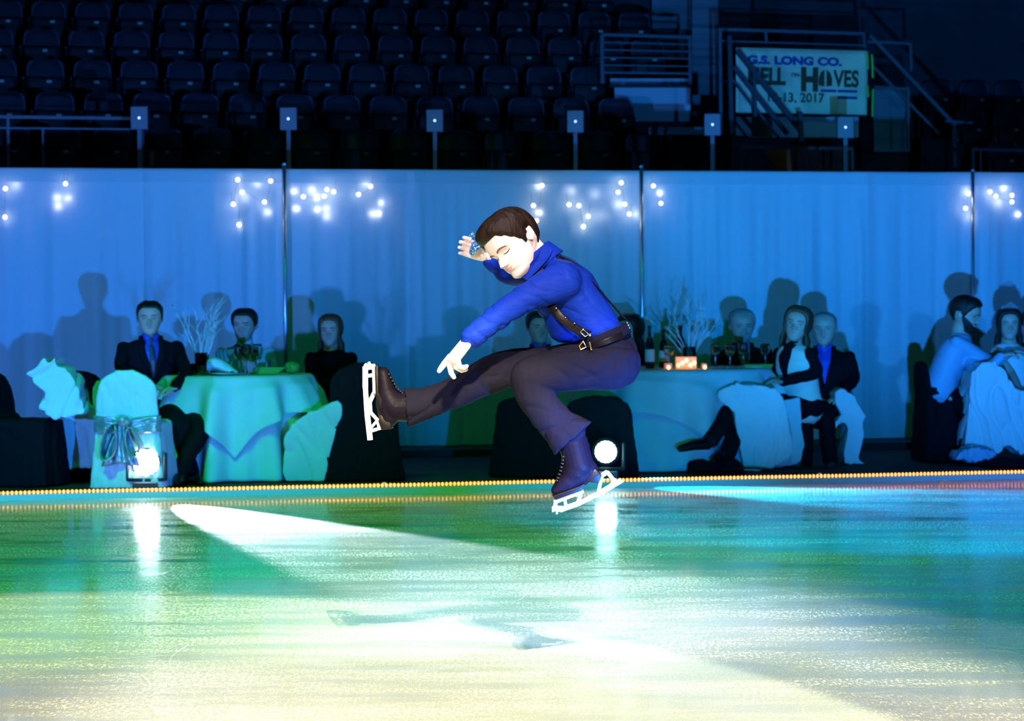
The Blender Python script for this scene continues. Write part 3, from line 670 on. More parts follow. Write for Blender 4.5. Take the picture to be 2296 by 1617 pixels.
# ================================================================== the place: ice, floor, rope light, drapes
FZ = .04
def rope_y(x): return 15.17 + .19 * x + .012 * math.sin(x * 1.7) + .008 * math.sin(x * 4.1 + 1)
MC = .165                     # the drape line and the stands run back towards one side
def CY(x): return 18.9 + MC * x
def build_place():
    ice = MB(); ice.grid(lambda i, j: Vector((-16 + 32 * i, -4 + (rope_y(-16 + 32 * i) + 4.02) * j, 0)), 80, 2)
    tag(ice.build('floor_ice', 'ice', recalc=False), kind='structure')
    fl = MB(); n = 120
    for k in range(n):
        x0, x1 = -16 + 32 * k / n, -16 + 32 * (k + 1) / n
        fl.add([(x0, rope_y(x0), FZ), (x1, rope_y(x1), FZ), (x1, 46, FZ), (x0, 46, FZ)], [(0, 1, 2, 3)])
    tag(fl.build('floor', 'floor', recalc=False), kind='structure')
    eb = MB()
    for k in range(n):
        x0, x1 = -16 + 32 * k / n, -16 + 32 * (k + 1) / n
        eb.add([(x0, rope_y(x0), -.05), (x1, rope_y(x1), -.05), (x1, rope_y(x1), FZ), (x0, rope_y(x0), FZ)], [(0, 1, 2, 3)])
    tag(eb.build('trim_4', 'edge_board', recalc=False), kind='structure')
    # low plinth under the drapes, seen between the tables
    tr = MB(); tr.add([(x, CY(x) - d, z) for x in (-7, 9) for d, z in ((.62, FZ), (.62, FZ + .06), (-.5, FZ + .06), (-.5, FZ))], [(0, 1, 2, 3), (7, 6, 5, 4), (0, 4, 5, 1), (1, 5, 6, 2), (2, 6, 7, 3), (0, 3, 7, 4)])
    tag(tr.build('trim_1', 'kerb', smooth=False), kind='structure')
    # rope light along the ice
    rt = thing('rope_light', (-1.0, rope_y(-1), FZ), 'long amber rope light laid along the edge of the ice in front of the tables', 'rope light')
    xs = [-4.2 + 8.7 * i / 170 for i in range(171)]
    MB().tube([(x, rope_y(x) + .012, FZ + .010) for x in xs], .0095, 8).build('tube', 'rope', rt)
    rest = MB(); x = -3.62; k = 0
    while x < 3.95:
        b = MB() if k < 100 else rest
        b.ball((x, rope_y(x) + .003, FZ + .011), (.0065, .0075, .0125), 8, 6)
        if k < 100: b.build('bulb', 'amber', rt)
        x += .0277; k += 1
    tag(rest.build('bulb', 'amber', rt), kind='stuff')
    # drapes
    edges = [-60, 325, 637, 932, 1437, 1945, 2182, 2420]
    ex = [P(e, 700, 18.9, MC).x for e in edges]; ex[0] = -5.8; ex[-1] = 4.85
    names = ['pale blue-lit drape behind the far end of the black and white chairs', 'pale drape behind the man in the black suit and branch centrepiece', 'pale drape behind the long-haired woman in black',
             'wide pale drape directly behind the leaping skater', 'smooth wide pale drape behind the grey-haired man in the dark suit', 'pale drape with big shadow between the two groups of guests', 'pale drape behind the woman wearing a tiara']
    for k in range(7):
        a, b = ex[k], ex[k + 1]; rnd = random.Random(20 + k); ph = [rnd.random() * 9 for _ in range(5)]
        def fold(x, z, a=a, b=b, ph=ph):
            t = min(1, (2.42 - z) / .5) if z < 2.42 else 0
            g = .45 + .55 * mnoise.noise(Vector((x * .8 + ph[0], 1.3, 0)))
            d = .045 * mnoise.noise(Vector((x * 4.2 + ph[0] * 3, z * .25, 1))) + .030 * mnoise.noise(Vector((x * 10 + ph[1] * 3, z * .3, 4))) + .030 * math.sin(x * 5.3 + ph[2]) + .007 * math.sin(x * 23 + ph[4])
            d += .004 * math.sin(x * 57 + ph[3])
            e = min(1, (x - a) / .06, (b - x) / .06); e = max(0, e)
            return d * (.25 + .75 * max(0, t)) * (.4 + max(0, g)) * (0.3 + .7 * e) - .02 * (1 - e)
        top = FZ + 2.455; bot = FZ + .065
        nx = int((b - a) / .012)
        dr = thing('drape', ((a + b) / 2, CY((a + b) / 2), FZ), names[k], 'curtain', 'pipe and drape panels behind the tables')
        w = MB(); w.grid(lambda i, j: Vector((a - .001 + (b - a + .002) * i, CY(a + (b - a) * i) + fold(a + (b - a) * i, bot + (top - .11 - bot) * j), bot + (top - .11 - bot) * j)), nx, 40)
        w.build('panel', 'drape', dr, recalc=False)
        h = MB(); h.grid(lambda i, j: Vector((a - .001 + (b - a + .002) * i, CY(a + (b - a) * i) + fold(a + (b - a) * i, 2.40) - .024 * math.cos(math.pi * (j - .5)), top - .115 + .118 * math.sin(math.pi * j / 2 if j < 1 else math.pi / 2))), nx, 8)
        h.build('rod_pocket', 'drape_hem', dr, recalc=False)
    # uprights of the pipe and drape
    for px, pt, lab in ((637, 368, 'steel drape pole behind the man in the white shirt'), (1438, 373, 'steel drape pole standing just beside the skater'), (2181, 382, 'steel drape pole above the bearded man')):
        q = P(px, pt, 18.9 - .06, MC); t = thing('drape_pole', (q.x, q.y, FZ), lab, 'pole', 'uprights of the pipe and drape')
        MB().tube([(q.x, q.y, FZ + .02), (q.x, q.y, q.z - .01)], .017, 12, cap=False).build('pole', 'steel', t)
        MB().ball((q.x, q.y, q.z), (.019, .019, .016)).build('cap', 'steel', t)
        MB().box((q.x - .2, q.y - .16, FZ), (q.x + .2, q.y + .16, FZ + .015)).build('base_plate', 'black_plastic', t, smooth=False)
    # fairy lights: some bulbs before the cloth, some glowing through it
    cl = [([(12, 423), (11, 487)], [(36, 416)], 'fairy lights on the drape above the draped black chair'),
          ([(147, 412)], [(129, 443), (153, 445), (131, 463)], 'fairy lights above the white-covered chairs, a tight cluster of four'),
          ([(533, 403), (607, 406), (523, 458), (536, 504), (593, 453), (543, 431)], [(576, 413), (598, 476), (546, 443)], 'fairy lights above the man in the white shirt'),
          ([(680, 441), (733, 425), (727, 440), (748, 430)], [(659, 429), (698, 426), (664, 468), (733, 468), (735, 486), (709, 443), (710, 470)], 'fairy lights on the drape just past the pole, above the woman in black'),
          ([(831, 418), (804, 436)], [(819, 411), (849, 479), (834, 480), (855, 455)], 'fairy lights strung between the long-haired woman and the skater'),
          ([(1215, 416), (1196, 461), (1203, 495)], [(1208, 418), (1207, 477)], 'fairy lights at the back of the skater\'s head'),
          ([(1276, 459), (1298, 461), (1319, 485), (1308, 508)], [(1279, 429), (1332, 436), (1343, 485)], 'fairy lights over the skater\'s back'),
          ([(1393, 410), (1386, 431), (1401, 458), (1411, 480)], [(1384, 459), (1424, 481)], 'fairy lights close beside the pole by the skater'),
          ([(1465, 417), (1482, 456)], [(1478, 433)], 'pair of fairy lights past the pole by the skater'),
          ([(2171, 434), (2165, 467)], [(2171, 487), (2166, 430)], 'fairy lights by the pole above the bearded man'),
          ([(2220, 430), (2233, 440), (2269, 438), (2269, 453)], [(2247, 418), (2233, 455), (2280, 481), (2247, 423)], 'fairy lights above the woman wearing a tiara')]
    for front, back, lab in cl:
        q0 = P(*front[0], 18.82, MC); t = thing('fairy_lights', tuple(q0), lab, 'string lights', 'fairy lights strung on the drapes')
        fr = [P(a, b, 18.9 - .075, MC) for a, b in front]; bk = [P(a, b, 18.9 + .035, MC) for a, b in back]
        for p in fr: MB().ball(p, .0175, 12, 8).build('bulb', 'bulb', t)
        for p in bk: MB().ball(p, (.030, .02, .022), 10, 8).build('bulb', 'bulb_back', t)
        al = sorted(fr, key=lambda v: v.x)
        wr = MB().tube([al[0] + Vector((-.02, .02, .10))] + al + [al[-1] + Vector((.02, .02, .10))], .0016, 5, smooth=4, cap=False)
        wr.build('wire', 'wire', t)
M['bulb_back'] = pmat('bulb_behind_cloth', (1, 1, 1), 0.3, emis=(1.0, .97, 1.0), estr=12)
M['wire'] = pmat('pale_wire', (.35, .38, .42), .5)
build_place()

# ================================================================== stage lights
def stage_light(px, py, Y, mat, lab, aim, energy, col, ang, rr, light=True):
    c = P(px, py, Y); t = thing('stage_light', (c.x, Y, FZ), lab, 'stage light', 'moving-head lamps at the edge of the ice')
    x, z = c.x, c.z
    MB().box((x - .085, Y - .075, FZ), (x + .085, Y + .085, FZ + .055)).build('base', 'lamp_blue', t, smooth=False, bevel=.006)
    y_ = MB(); y_.box((x - .125, Y - .03, FZ + .060), (x + .125, Y + .055, FZ + .082))
    for sx in (-1, 1): y_.tube([(x + sx * .128, Y + .01, FZ + .07), (x + sx * .130, Y + .01, z + .055)], [(.035, .014), (.030, .013)], 12, ref=(0, 1, 0))
    y_.build('yoke', 'lamp_blue', t, bevel=0)
    MB().tube([(x, Y - .015, z), (x, Y + .03, z), (x, Y + .13, z)], [.100, .100, .07], 28, cap=False).build('head', 'lamp_blue', t)
    ln = MB(); ln.tube([(x, Y - .030, z), (x, Y - .018, z)], rr * .86, 30, cap=False)
    for k in range(19):
        a = 2 * math.pi * k / 19; ln.ball((x + rr * .86 * math.cos(a), Y - .022, z + rr * .86 * math.sin(a)), (rr * .17, .012, rr * .17), 10, 6)
    ln.build('lens', mat, t)
    return c
M['lamp_blue'] = pmat('lamp_housing', (0.035, 0.035, 0.05), .4)
L1 = stage_light(328, 1037, 14.86, 'lens', 'glowing white moving-head lamp before the chair with the satin bow', None, 0, None, 0, .088)
L2 = stage_light(1358, 1013, 15.62, 'lens2', 'dazzling cyan-white moving-head lamp beside the skater\'s lower boot', None, 0, None, 0, .076)
# the beams these two lamps throw over the ice
spot('lamp_beam_white', (L1.x, L1.y - .06, L1.z), (-1.42, 12.6, -.02), 19000, (.93, .95, 1.0), 20, .4, .02)
spot('lamp_beam_blue', (L2.x, L2.y - .06, L2.z), (3.4, 13.6, -.12), 3200, (.0, .62, 1.0), 46, .5, .02)
spot('lamp_beam_rim', (L2.x, L2.y - .07, L2.z), tuple(K(1290, 900)), 150, (.15, .55, 1.0), 11, .6, .04)
def blue_pt(name, loc, e, col, r=.05):
    l = bpy.data.lights.new(name, 'POINT'); l.energy = e; l.color = col; l.shadow_soft_size = r; o = bpy.data.objects.new(name, l); COL.objects.link(o); o.location = loc

# ================================================================== the stands
def build_stands():
    m = .18
    def seat_proto():
        t = thing('arena_seat', (0, 0, 0), 'x', 'seat'); t['_org'] = [0, 0, 0]
        b = MB(); b.grid(lambda i, j: Vector(((i - .5) * .43 * (1 - .16 * max(0, j - .72) / .28), -.045 * math.cos((i - .5) * 2.4) + .06 + .05 * j, .40 + .42 * j - .05 * (abs(i - .5) * 2) ** 4 * (j > .99))), 12, 8)
        bo = b.build('backrest', 'seat', t, solid=.03, bevel=.008)
        MB().tube([(-.205, .055, .46), (-.20, .075, .72), (-.155, .085, .80), (0, .08, .815), (.155, .085, .80), (.20, .075, .72), (.205, .055, .46)], .016, 8, smooth=3).build('rim', 'seat_edge_highlight', bo)
        MB().box((-.20, -.10, .36), (.20, -.045, .60)).build('seat_pan', 'seat_pan', t, bevel=.02)
        MB().box((.02, -.107, .535), (.075, -.099, .565)).build('number_plate', 'plate', t, smooth=False)
        a = MB(); a.box((-.262, -.18, .56), (-.222, .10, .60)); a.box((-.256, -.02, .0), (-.228, .05, .56)); a.build('armrest', 'seat_pan', t, bevel=.008)
        return t
    proto = seat_proto(); used = [False]
    def place(x, y, z, lab, grp):
        o = copy_tree(proto) if used[0] else proto; used[0] = True
        o.location = (x, y, z); o.rotation_euler = (0, 0, math.atan(m)); tag(o, lab, 'seat', grp)
    words = ['lowest', 'second', 'third', 'fourth', 'fifth', 'highest visible']
    ordi = ['first', 'second', 'third', 'fourth', 'fifth', 'sixth', 'seventh', 'eighth', 'ninth', 'tenth', 'eleventh', 'twelfth', 'thirteenth', 'fourteenth', 'fifteenth', 'sixteenth', 'seventeenth', 'eighteenth', 'nineteenth', 'twentieth', 'twenty-first', 'twenty-second']
    ref = [(477, 287, 1433), (449, 213, 1379), (416, 149, 1320), (396, 80, 1507), (305, 15, 1449), (350, -48, 1380)]
    step = MB()
    for k, (px0, py0, last) in enumerate(ref):
        Y0 = 24.24 + 1.0 * k; zt = 3.30 + .48 * k; zf = zt - .82
        x0 = P(px0, py0, Y0, m).x; xl = P(last, py0, Y0, m).x; xmin = P(-60, py0, Y0, m).x
        pitch = .531
        while x0 - pitch > xmin: x0 -= pitch
        j = 0; x = x0
        while x < xl + .2:
            place(x, Y0 + m * x, zf, f'dark arena seat, {words[k]} row of the long seat block, {ordi[j]} from its outer end', 'dark arena seats in the long block'); x += pitch; j += 1
        xe = x - .2
        def slab(xa, xb, ya, yb, z0, z1):
            step.add([(xx, yy + m * xx, zz) for xx in (xa, xb) for yy, zz in ((ya, z0), (yb, z0), (yb, z1), (ya, z1))], [(0, 1, 2, 3), (7, 6, 5, 4), (0, 4, 5, 1), (1, 5, 6, 2), (2, 6, 7, 3), (0, 3, 7, 4)])
        slab(-9, xe if k != 3 else xe + .1, Y0 - .35, Y0 + .66, zf - .5, zf - .01)
    slab(-9, 9, 24.24 + 5.7, 24.24 + 6.0, 0, 12)
    tag(step.build('trim_2', 'concrete', smooth=False), kind='structure')
    # right block, set further back
    stp = MB()
    rr = [(2254, 316, 3), (2181, 248, 4), (2107, 182, 4), (2085, 124, 4), (2042, 66, 4), (1960, 16, 5)]
    for k, (px0, py0, cnt) in enumerate(rr):
        Y0 = 27.4 + 1.0 * k; q = P(px0, py0, Y0, m); zt = q.z; x = q.x
        xa = x - .35
        for j in range(cnt):
            if P(2330, py0, Y0, m).x < x: break
            place(x, Y0 + m * x, zt - .82, f'dark arena seat beyond the banner, {words[k]} row, {ordi[j]} from the stairs', 'dark arena seats beyond the banner'); x += .531
        stp.add([(xx, yy + m * xx, zz) for xx in (xa, 9.5) for yy, zz in ((Y0 - .35, zt - 1.4), (Y0 + .66, zt - 1.4), (Y0 + .66, zt - .83), (Y0 - .35, zt - .83))], [(0, 1, 2, 3), (7, 6, 5, 4), (0, 4, 5, 1), (1, 5, 6, 2), (2, 6, 7, 3), (0, 3, 7, 4)])
    tag(stp.build('trim_3', 'concrete', smooth=False), kind='structure')
    # glass-top posts with a small lamp each, and panes between them
    pb = [(313, 265), (647, 267), (975, 271), (1290, 273), (1597, 280), (1895, 286)]
    gl = ['first post cap by the long block, above the branch centrepiece', 'post cap above the drape pole by the white-shirted man', 'pale post cap above the skater\'s raised hand', 'pale post cap above the skater\'s back', 'pale post cap between the seats and the banner', 'pale post cap under the banner']
    for (px, py), lab in zip(pb, gl):
        q = P(px, py, 21.6, m); t = thing('glass_post', (q.x, q.y, FZ), lab, 'post', 'posts of the rink glass')
        MB().box((q.x - .02, q.y - .02, FZ), (q.x + .02, q.y + .02, q.z - .08)).build('post', 'rail', t, smooth=False)
        MB().box((q.x - .082, q.y - .03, q.z - .11), (q.x + .082, q.y + .03, q.z + .11)).build('cap_box', 'post_box', t, smooth=False, bevel=.006)
        MB().ball((q.x, q.y - .03, q.z), (.012, .008, .012), 8, 6).build('led', 'led', t)
    for (a, b) in zip(pb[:-1], pb[1:]):
        p0 = P(a[0], a[1] + 8, 21.62, m); p1 = P(b[0], b[1] + 8, 21.62, m)
        g = MB().add([(p.x + dx, p.y + dy, z) for (p, dx) in ((p0, .10), (p1, -.10)) for dy in (0, .012) for z in (.9, 3.05)], [(0, 1, 3, 2), (4, 6, 7, 5), (0, 4, 5, 1), (2, 3, 7, 6), (1, 5, 7, 3), (0, 2, 6, 4)])
        mid = ['second', 'third', 'fourth', 'fifth', 'sixth'][pb.index(a)]
        tag(g.build('rink_glass_pane', 'pane', smooth=False), f'clear rink glass pane above the drapes, the {mid} along the row', 'glass pane', 'rink glass panes above the drapes')
    # railings
    def rails(lab, bars, Y, name='railing', mat='rail', th=.035):
        q = P(*bars[0][0], Y, m); t = thing(name, tuple(q), lab, 'railing')
        for a, b, w in bars:
            MB().bar(P(*a, Y, m), P(*b, Y, m), th * w, th * w).build('rail' if abs(a[0] - b[0]) > abs(a[1] - b[1]) * .6 else 'rail_post', mat, t, smooth=False)
        return t
    rails('white-edged railing before two seats at the end of the long block', [((1349, 78), (1548, 84), 1), ((1349, 78), (1350, 188), 1.2), ((1350, 95), (1548, 100), .5), ((1350, 112), (1548, 116), .5), ((1350, 129), (1548, 132), .5), ((1350, 146), (1548, 149), .5), ((1350, 163), (1548, 165), .7), ((1546, 84), (1547, 190), 1)], 25.6)
    pan = thing('platform_front', tuple(P(1465, 235, 25.75, m)), 'pale blue-lit panel below the two railed seats', 'panel')
    def panel(par, nm, mat, x0, y0, x1, y1, Y, d=.04):
        a, b, c, e = P(x0, y0, Y, m), P(x1, y0, Y, m), P(x1, y1, Y, m), P(x0, y1, Y, m); return MB().prism([a, b, c, e], (0, d, 0)).build(nm, mat, par, smooth=False)
    panel(pan, 'panel', 'blue_panel', 1378, 196, 1548, 272, 25.9); panel(pan, 'ledge', 'blue_panel', 1368, 176, 1548, 190, 26.4)
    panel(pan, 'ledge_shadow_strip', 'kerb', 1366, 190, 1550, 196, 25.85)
    rails('dark stair handrail descending in front of the banner', [((1652, 112), (1795, 292), 1.6), ((1645, 150), (1765, 300), 1.3), ((1640, 176), (1748, 312), .8), ((1690, 150), (1693, 262), 1), ((1793, 250), (1797, 318), 1.5), ((1635, 80), (1640, 300), 1.3)], 23.6, mat='rail_dark')
    rails('tall railing frame round the stair head above the banner', [((1610, 66), (1938, 76), 1), ((1614, 66), (1616, 300), 1), ((1936, 76), (1938, 110), 1), ((1716, 70), (1718, 98), .9), ((1612, 92), (1936, 102), .5)], 24.6)
    rails('railing with open panels on the far side of the banner', [((1945, 94), (2042, 98), .8), ((2041, 98), (2043, 160), .8), ((1950, 80), (2140, 280), 1.1), ((1958, 150), (2105, 300), .8), ((2035, 195), (2036, 335), .8), ((2138, 270), (2140, 376), 1.4), ((2120, 272), (2180, 276), .7), ((1960, 195), (2035, 200), .8)], 24.4)
    rails('low railing over the orange-lit panel', [((1657, 329), (1912, 334), 1), ((1660, 329), (1661, 384), .8), ((1681, 331), (1682, 384), .6), ((1800, 332), (1801, 386), .9), ((1893, 334), (1894, 387), .6), ((1910, 334), (1911, 388), .8)], 22.6)
    rails('low railing at the far right end of the drapes', [((2178, 335), (2300, 338), 1), ((2181, 335), (2182, 386), .8), ((2198, 337), (2199, 386), .6)], 22.6)
    rails('faint long railing before the lowest seats, above the first drape', [((-20, 262), (298, 266), .9), ((-20, 287), (298, 290), .5), ((18, 262), (19, 372), .8), ((96, 290), (97, 372), .6), ((320, 290), (321, 372), .6), ((340, 340), (341, 372), 1.2)], 22.3)
    op = thing('orange_lit_wall', tuple(P(1745, 362, 23.4, m)), 'orange-lit slanted panel behind the low railing', 'panel')
    MB().prism([P(1713, 334, 23.4, m), P(1770, 334, 23.4, m), P(1775, 392, 23.4, m), P(1750, 392, 23.4, m), P(1728, 360, 23.4, m)], (0, .05, 0)).build('panel', 'orange_light_tone', op, smooth=False)
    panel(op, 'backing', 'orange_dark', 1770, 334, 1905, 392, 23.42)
    wl = thing('concrete_wall', tuple(P(1600, 60, 27.5, m)), 'blue-green block wall behind the stair head', 'wall')
    panel(wl, 'blockwork', 'wall_blue', 1552, -40, 1610, 300, 27.5, .1); panel(wl, 'blockwork', 'wall_blue', 1462, -40, 1552, 66, 29.3, .1)
    wb = thing('stair_wall', tuple(P(1800, 285, 24.3, m)), 'pale low wall under the banner', 'wall')
    panel(wb, 'wall_face', 'blue_panel', 1650, 262, 1925, 308, 24.9, .1); panel(wb, 'end_face', 'wall_blue', 1960, 200, 2040, 340, 25.2, .1)
    pn = thing('low_wall', tuple(P(1520, 300, 23.5, m)), 'dark low wall with a pale top at the end of the seats', 'wall')
    panel(pn, 'face', 'wall_blue', 1455, 285, 1585, 302, 23.4, .1); panel(pn, 'lower_face', 'concrete', 1500, 302, 1640, 395, 23.6, .1)
    # banner
    YB = 24.2
    A, B_, C_, D_ = P(1650, 106, YB, m), P(1946, 114, YB, m), P(1944, 258, YB, m), P(1650, 252, YB, m)
    bt = thing('banner', tuple((A + C_) / 2), 'green-lit event banner with navy and brown lettering hung behind the stair rail', 'banner')
    def bil(u, v): return (A * (1 - u) + B_ * u) * (1 - v) + (D_ * (1 - u) + C_ * u) * v
    vn = MB(); vn.grid(lambda i, j: bil(i, j) + Vector((0, .012 * math.sin(i * 21) * (.3 + j), 0)), 40, 12)
    vn.build('vinyl', 'banner', bt, solid=.006)
    ex = (B_ - A).normalized(); ez = (A - D_).normalized(); ny = ex.cross(ez)
    def text(body, u0, u1, v0, v1, mat, nm='lettering', bold=.03):
        cu = bpy.data.curves.new('t', 'FONT'); cu.body = body; cu.extrude = .01; cu.offset = bold; cu.size = 1
        o = bpy.data.objects.new('t', cu); COL.objects.link(o); dg = bpy.context.evaluated_depsgraph_get(); dg.update()
        me = bpy.data.meshes.new_from_object(o.evaluated_get(dg)); bpy.data.objects.remove(o)
        xs = [v.co.x for v in me.vertices]; ys = [v.co.y for v in me.vertices]; x0, x1, y0, y1 = min(xs), max(xs), min(ys), max(ys)
        b = MB(); vs = []
        for v in me.vertices:
            u = u0 + (u1 - u0) * (v.co.x - x0) / (x1 - x0); w = v1 + (v0 - v1) * (v.co.y - y0) / (y1 - y0)
            vs.append(bil(u, w) + Vector((0, -.022 + v.co.z * .2, 0)))
        b.add(vs, [tuple(p.vertices) for p in me.polygons]); b.build(nm, mat, bt, smooth=False, recalc=False)
    text('G.S. LONG CO.', .085, .80, .12, .255, 'banner_navy', bold=.05)
    text('HELL', .09, .375, .30, .57, 'banner_brown', bold=.045)
    text('ON', .415, .475, .375, .435, 'banner_brown')
    text('H', .49, .62, .28, .66, 'banner_brown', bold=.06)
    text('VES', .735, .93, .31, .58, 'banner_brown', bold=.03)
    hs = MB()
    for sx in (-1, 1):   # hoof print standing for the two letters
        cen = .675 + sx * .026
        pts = [(cen - .018, .575), (cen - .024, .47), (cen - .016, .37), (cen, .32), (cen + .016, .37), (cen + .024, .47), (cen + .018, .575)]
        if sx < 0: pts = [(.652 - .026, .56), (.652 - .028, .46), (.652 - .012, .36), (.652 + .016, .31), (.652 + .016, .575)]
        else: pts = [(.70 - .016, .575), (.70 - .016, .31), (.70 + .012, .36), (.70 + .028, .46), (.70 + .026, .56)]
        hs.prism([bil(u, v) + Vector((0, -.024, 0)) for u, v in pts], (0, .004, 0))
    hs.build('hoof_emblem', 'banner_brown', bt, smooth=False)
    text('12-13, 2017', .24, .67, .68, .85, 'banner_brown', bold=.02)
    for (u0, v0, u1, v1) in ((.64, .62, .76, .66), (.77, .62, .92, .66), (.77, .72, .92, .76)):
        MB().prism([bil(u, v) + Vector((0, -.022, 0)) for u, v in ((u0, v0), (u1, v0), (u1, v1), (u0, v1))], (0, .004, 0)).build('small_print', 'banner_navy', bt, smooth=False)
    gt = thing('marker_tape', tuple(P(1952, 150, 24.1, m)), 'bright green reflective tapes hanging at the banner edge', 'tape')
    for (a, b) in (((1944, 118), (1946, 155)), ((1955, 122), (1957, 175)), ((1944, 190), (1947, 218)), ((1957, 200), (1956, 262))):
        MB().bar(P(*a, 24.1, m), P(*b, 24.1, m), .035, .01).build('strip', 'hivis', gt, smooth=False)
M['pane'] = pmat('rink_glass', (1, 1, 1), 0.03, trans=1.0, ior=1.08, spec=.2)
M['rail_dark'] = pmat('dark_rail', (0.03, 0.04, 0.05), .5)
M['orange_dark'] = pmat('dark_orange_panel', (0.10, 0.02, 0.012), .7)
M['wall_blue'] = pmat('block_wall', (0.13, 0.16, 0.17), .8, var=.3, vscale=2, stretch=(.3, .3, 3))
build_stands()
# ================================================================== tables, chairs, guests
def super_ring(c, a, b, z, n=72, e=.55, ph=0.0, rip=0.0, k=9, seed=0):
    out = []
    for j in range(n):
        w = 2 * math.pi * j / n; cs, sn = math.cos(w), math.sin(w)
        x = math.copysign(abs(cs) ** e, cs) * a; y = math.copysign(abs(sn) ** e, sn) * b
        q = 1 + rip * (math.sin(k * w + seed) + .6 * math.sin((k * 2 + 1) * w + seed * 2.3))
        out.append(Vector((c[0] + x * q, c[1] + y * q, z)))
    return out
def chair(px, py, Y, rz, mat, lab, grp, h=.84, w=1.0, lean=.05, seed=1, sash=False):
    """covered banquet chair; (px, py) where the middle of its hem touches the floor; rz=0 looks at the camera"""
    q = P(px, py, Y); t = thing('banquet_chair', (q.x, Y, FZ), lab, 'chair', grp, R(rz) if rz else R(.01))
    b = MB(); zs = [0.003, .05, .12, .22, .33, .42, .455, .47]
    b.loft([super_ring((0, 0), (.270 - .10 * z) * w, .265 - .08 * z, z, rip=.045 * (1 - z / .47) + .006, seed=seed) for z in zs[:-1]] + [super_ring((0, 0), .20 * w, .20, .475)])
    rings = []
    for i in range(15):
        v = i / 14; z = .30 + (h - .30) * v; wd = .215 * w * (1 if v < .62 else math.sqrt(max(0.02, 1 - ((v - .62) / .39) ** 2.4)))
        rings.append(super_ring((0, .185 + lean * v), wd + .02 * (1 - v), .045 - .012 * v, z, e=.7))
    b.loft(rings)
    # cover hanging straight down behind the back
    b.loft([super_ring((0, .19 + .03 * (1 - z / .5)), (.225 + .05 * (1 - z / .5)) * w, .06, z, e=.6, rip=.03 * (1 - z / .5), k=7, seed=seed) for z in (.004, .15, .3, .5)])
    c = b.build('chair_cover', mat, t, remesh=.011, sm=4, post=lambda me: wrinkle(me, .007, [((1, 0, .12), 13), ((1, .3, -.3), 22)], seed))
    if sash:
        s = MB(); n = 40
        def sp(i, z):
            w_ = 2 * math.pi * i; cs, sn = math.cos(w_), math.sin(w_); x = math.copysign(abs(cs) ** .6, cs) * .232 * w; y = .205 + math.copysign(abs(sn) ** .6, sn) * .060
            k = 1 - abs(x) / .232 ; zz = .455 + (z - .5) * (.115 - .085 * max(0, 1 - abs(x + .0) / .06) * (sn > 0)) - .02 * k
            return Vector((x, y + .006 * math.sin(z * 19 + x * 14), zz))
        s.grid(lambda i, j: sp(i, j), 60, 10, wrap=True); so = s.build('sash', 'satin', t, solid=.008, sm=1)
        yb = .285
        MB().ball((0, yb + .01, .475), (.052, .035, .045)).tube([(-.03, yb + .02, .50), (.0, yb + .045, .485), (.03, yb + .02, .455)], [.012, .018, .012], 10, smooth=3).build('bow_knot', 'satin', so, remesh=.006, sm=2)
        for sx, l in ((1, 1.0), (-1, .80)):
            r = MB()
            def lp(i, j, sx=sx, l=l):
                a = 2 * math.pi * i; cx = sx * (.085 * l + .02); cz = .335 - .0 * l
                rad = (.085 * l) ; x = sx * .015 + (cx - sx * .015) * 1.0 + math.cos(a) * .068 * l; z = cz + math.sin(a) * .125 * l
                wd = .075 + .05 * (1 - math.sin(a)) / 2
                return Vector((x * (.55 + .45 * (1 - (math.sin(a) + 1) / 2)) + sx * .005, yb + .02 + (j - .5) * wd + .012 * math.sin(a * 3), z))
            r.grid(lp, 40, 6, wrap=True); r.build('bow_loop', 'satin', so, solid=.008, sm=1)
        for sx, x1, l in ((1, .065, .27), (-1, -.02, .30)):
            r = MB(); r.grid(lambda i, j: Vector((sx * .01 + (x1 - .0) * j + (i - .5) * (.04 + .13 * j), yb + .012 + .014 * math.sin(i * 12 + j * 4), .46 - l * j - .03 * i * j * sx)), 16, 16)
            r.build('bow_tail', 'satin', so, solid=.006, sm=1)
    return t
def draped(name, part, px_poly, Y, depth, mat, lab, cat, grp=None, rm=.011, wr=.009, wdir=(1, .2, .1), wf=12, seed=0, sm=6):
    pts = [P(a, b, Y) for a, b in px_poly]; zmin = min(p.z for p in pts); c = sum(pts, Vector()) / len(pts)
    t = thing(name, (c.x, Y + depth / 2, max(zmin, FZ)), lab, cat, grp)
    b = MB().prism([Vector((p.x, p.y, max(p.z, FZ + .004))) for p in pts], (0, depth, 0)); b.build(part, mat, t, remesh=rm, sm=sm, post=lambda me: wrinkle(me, wr * 1.5, [(wdir, wf)], seed)); return t
WG, BG = 'white-covered banquet chairs', 'black-covered banquet chairs'
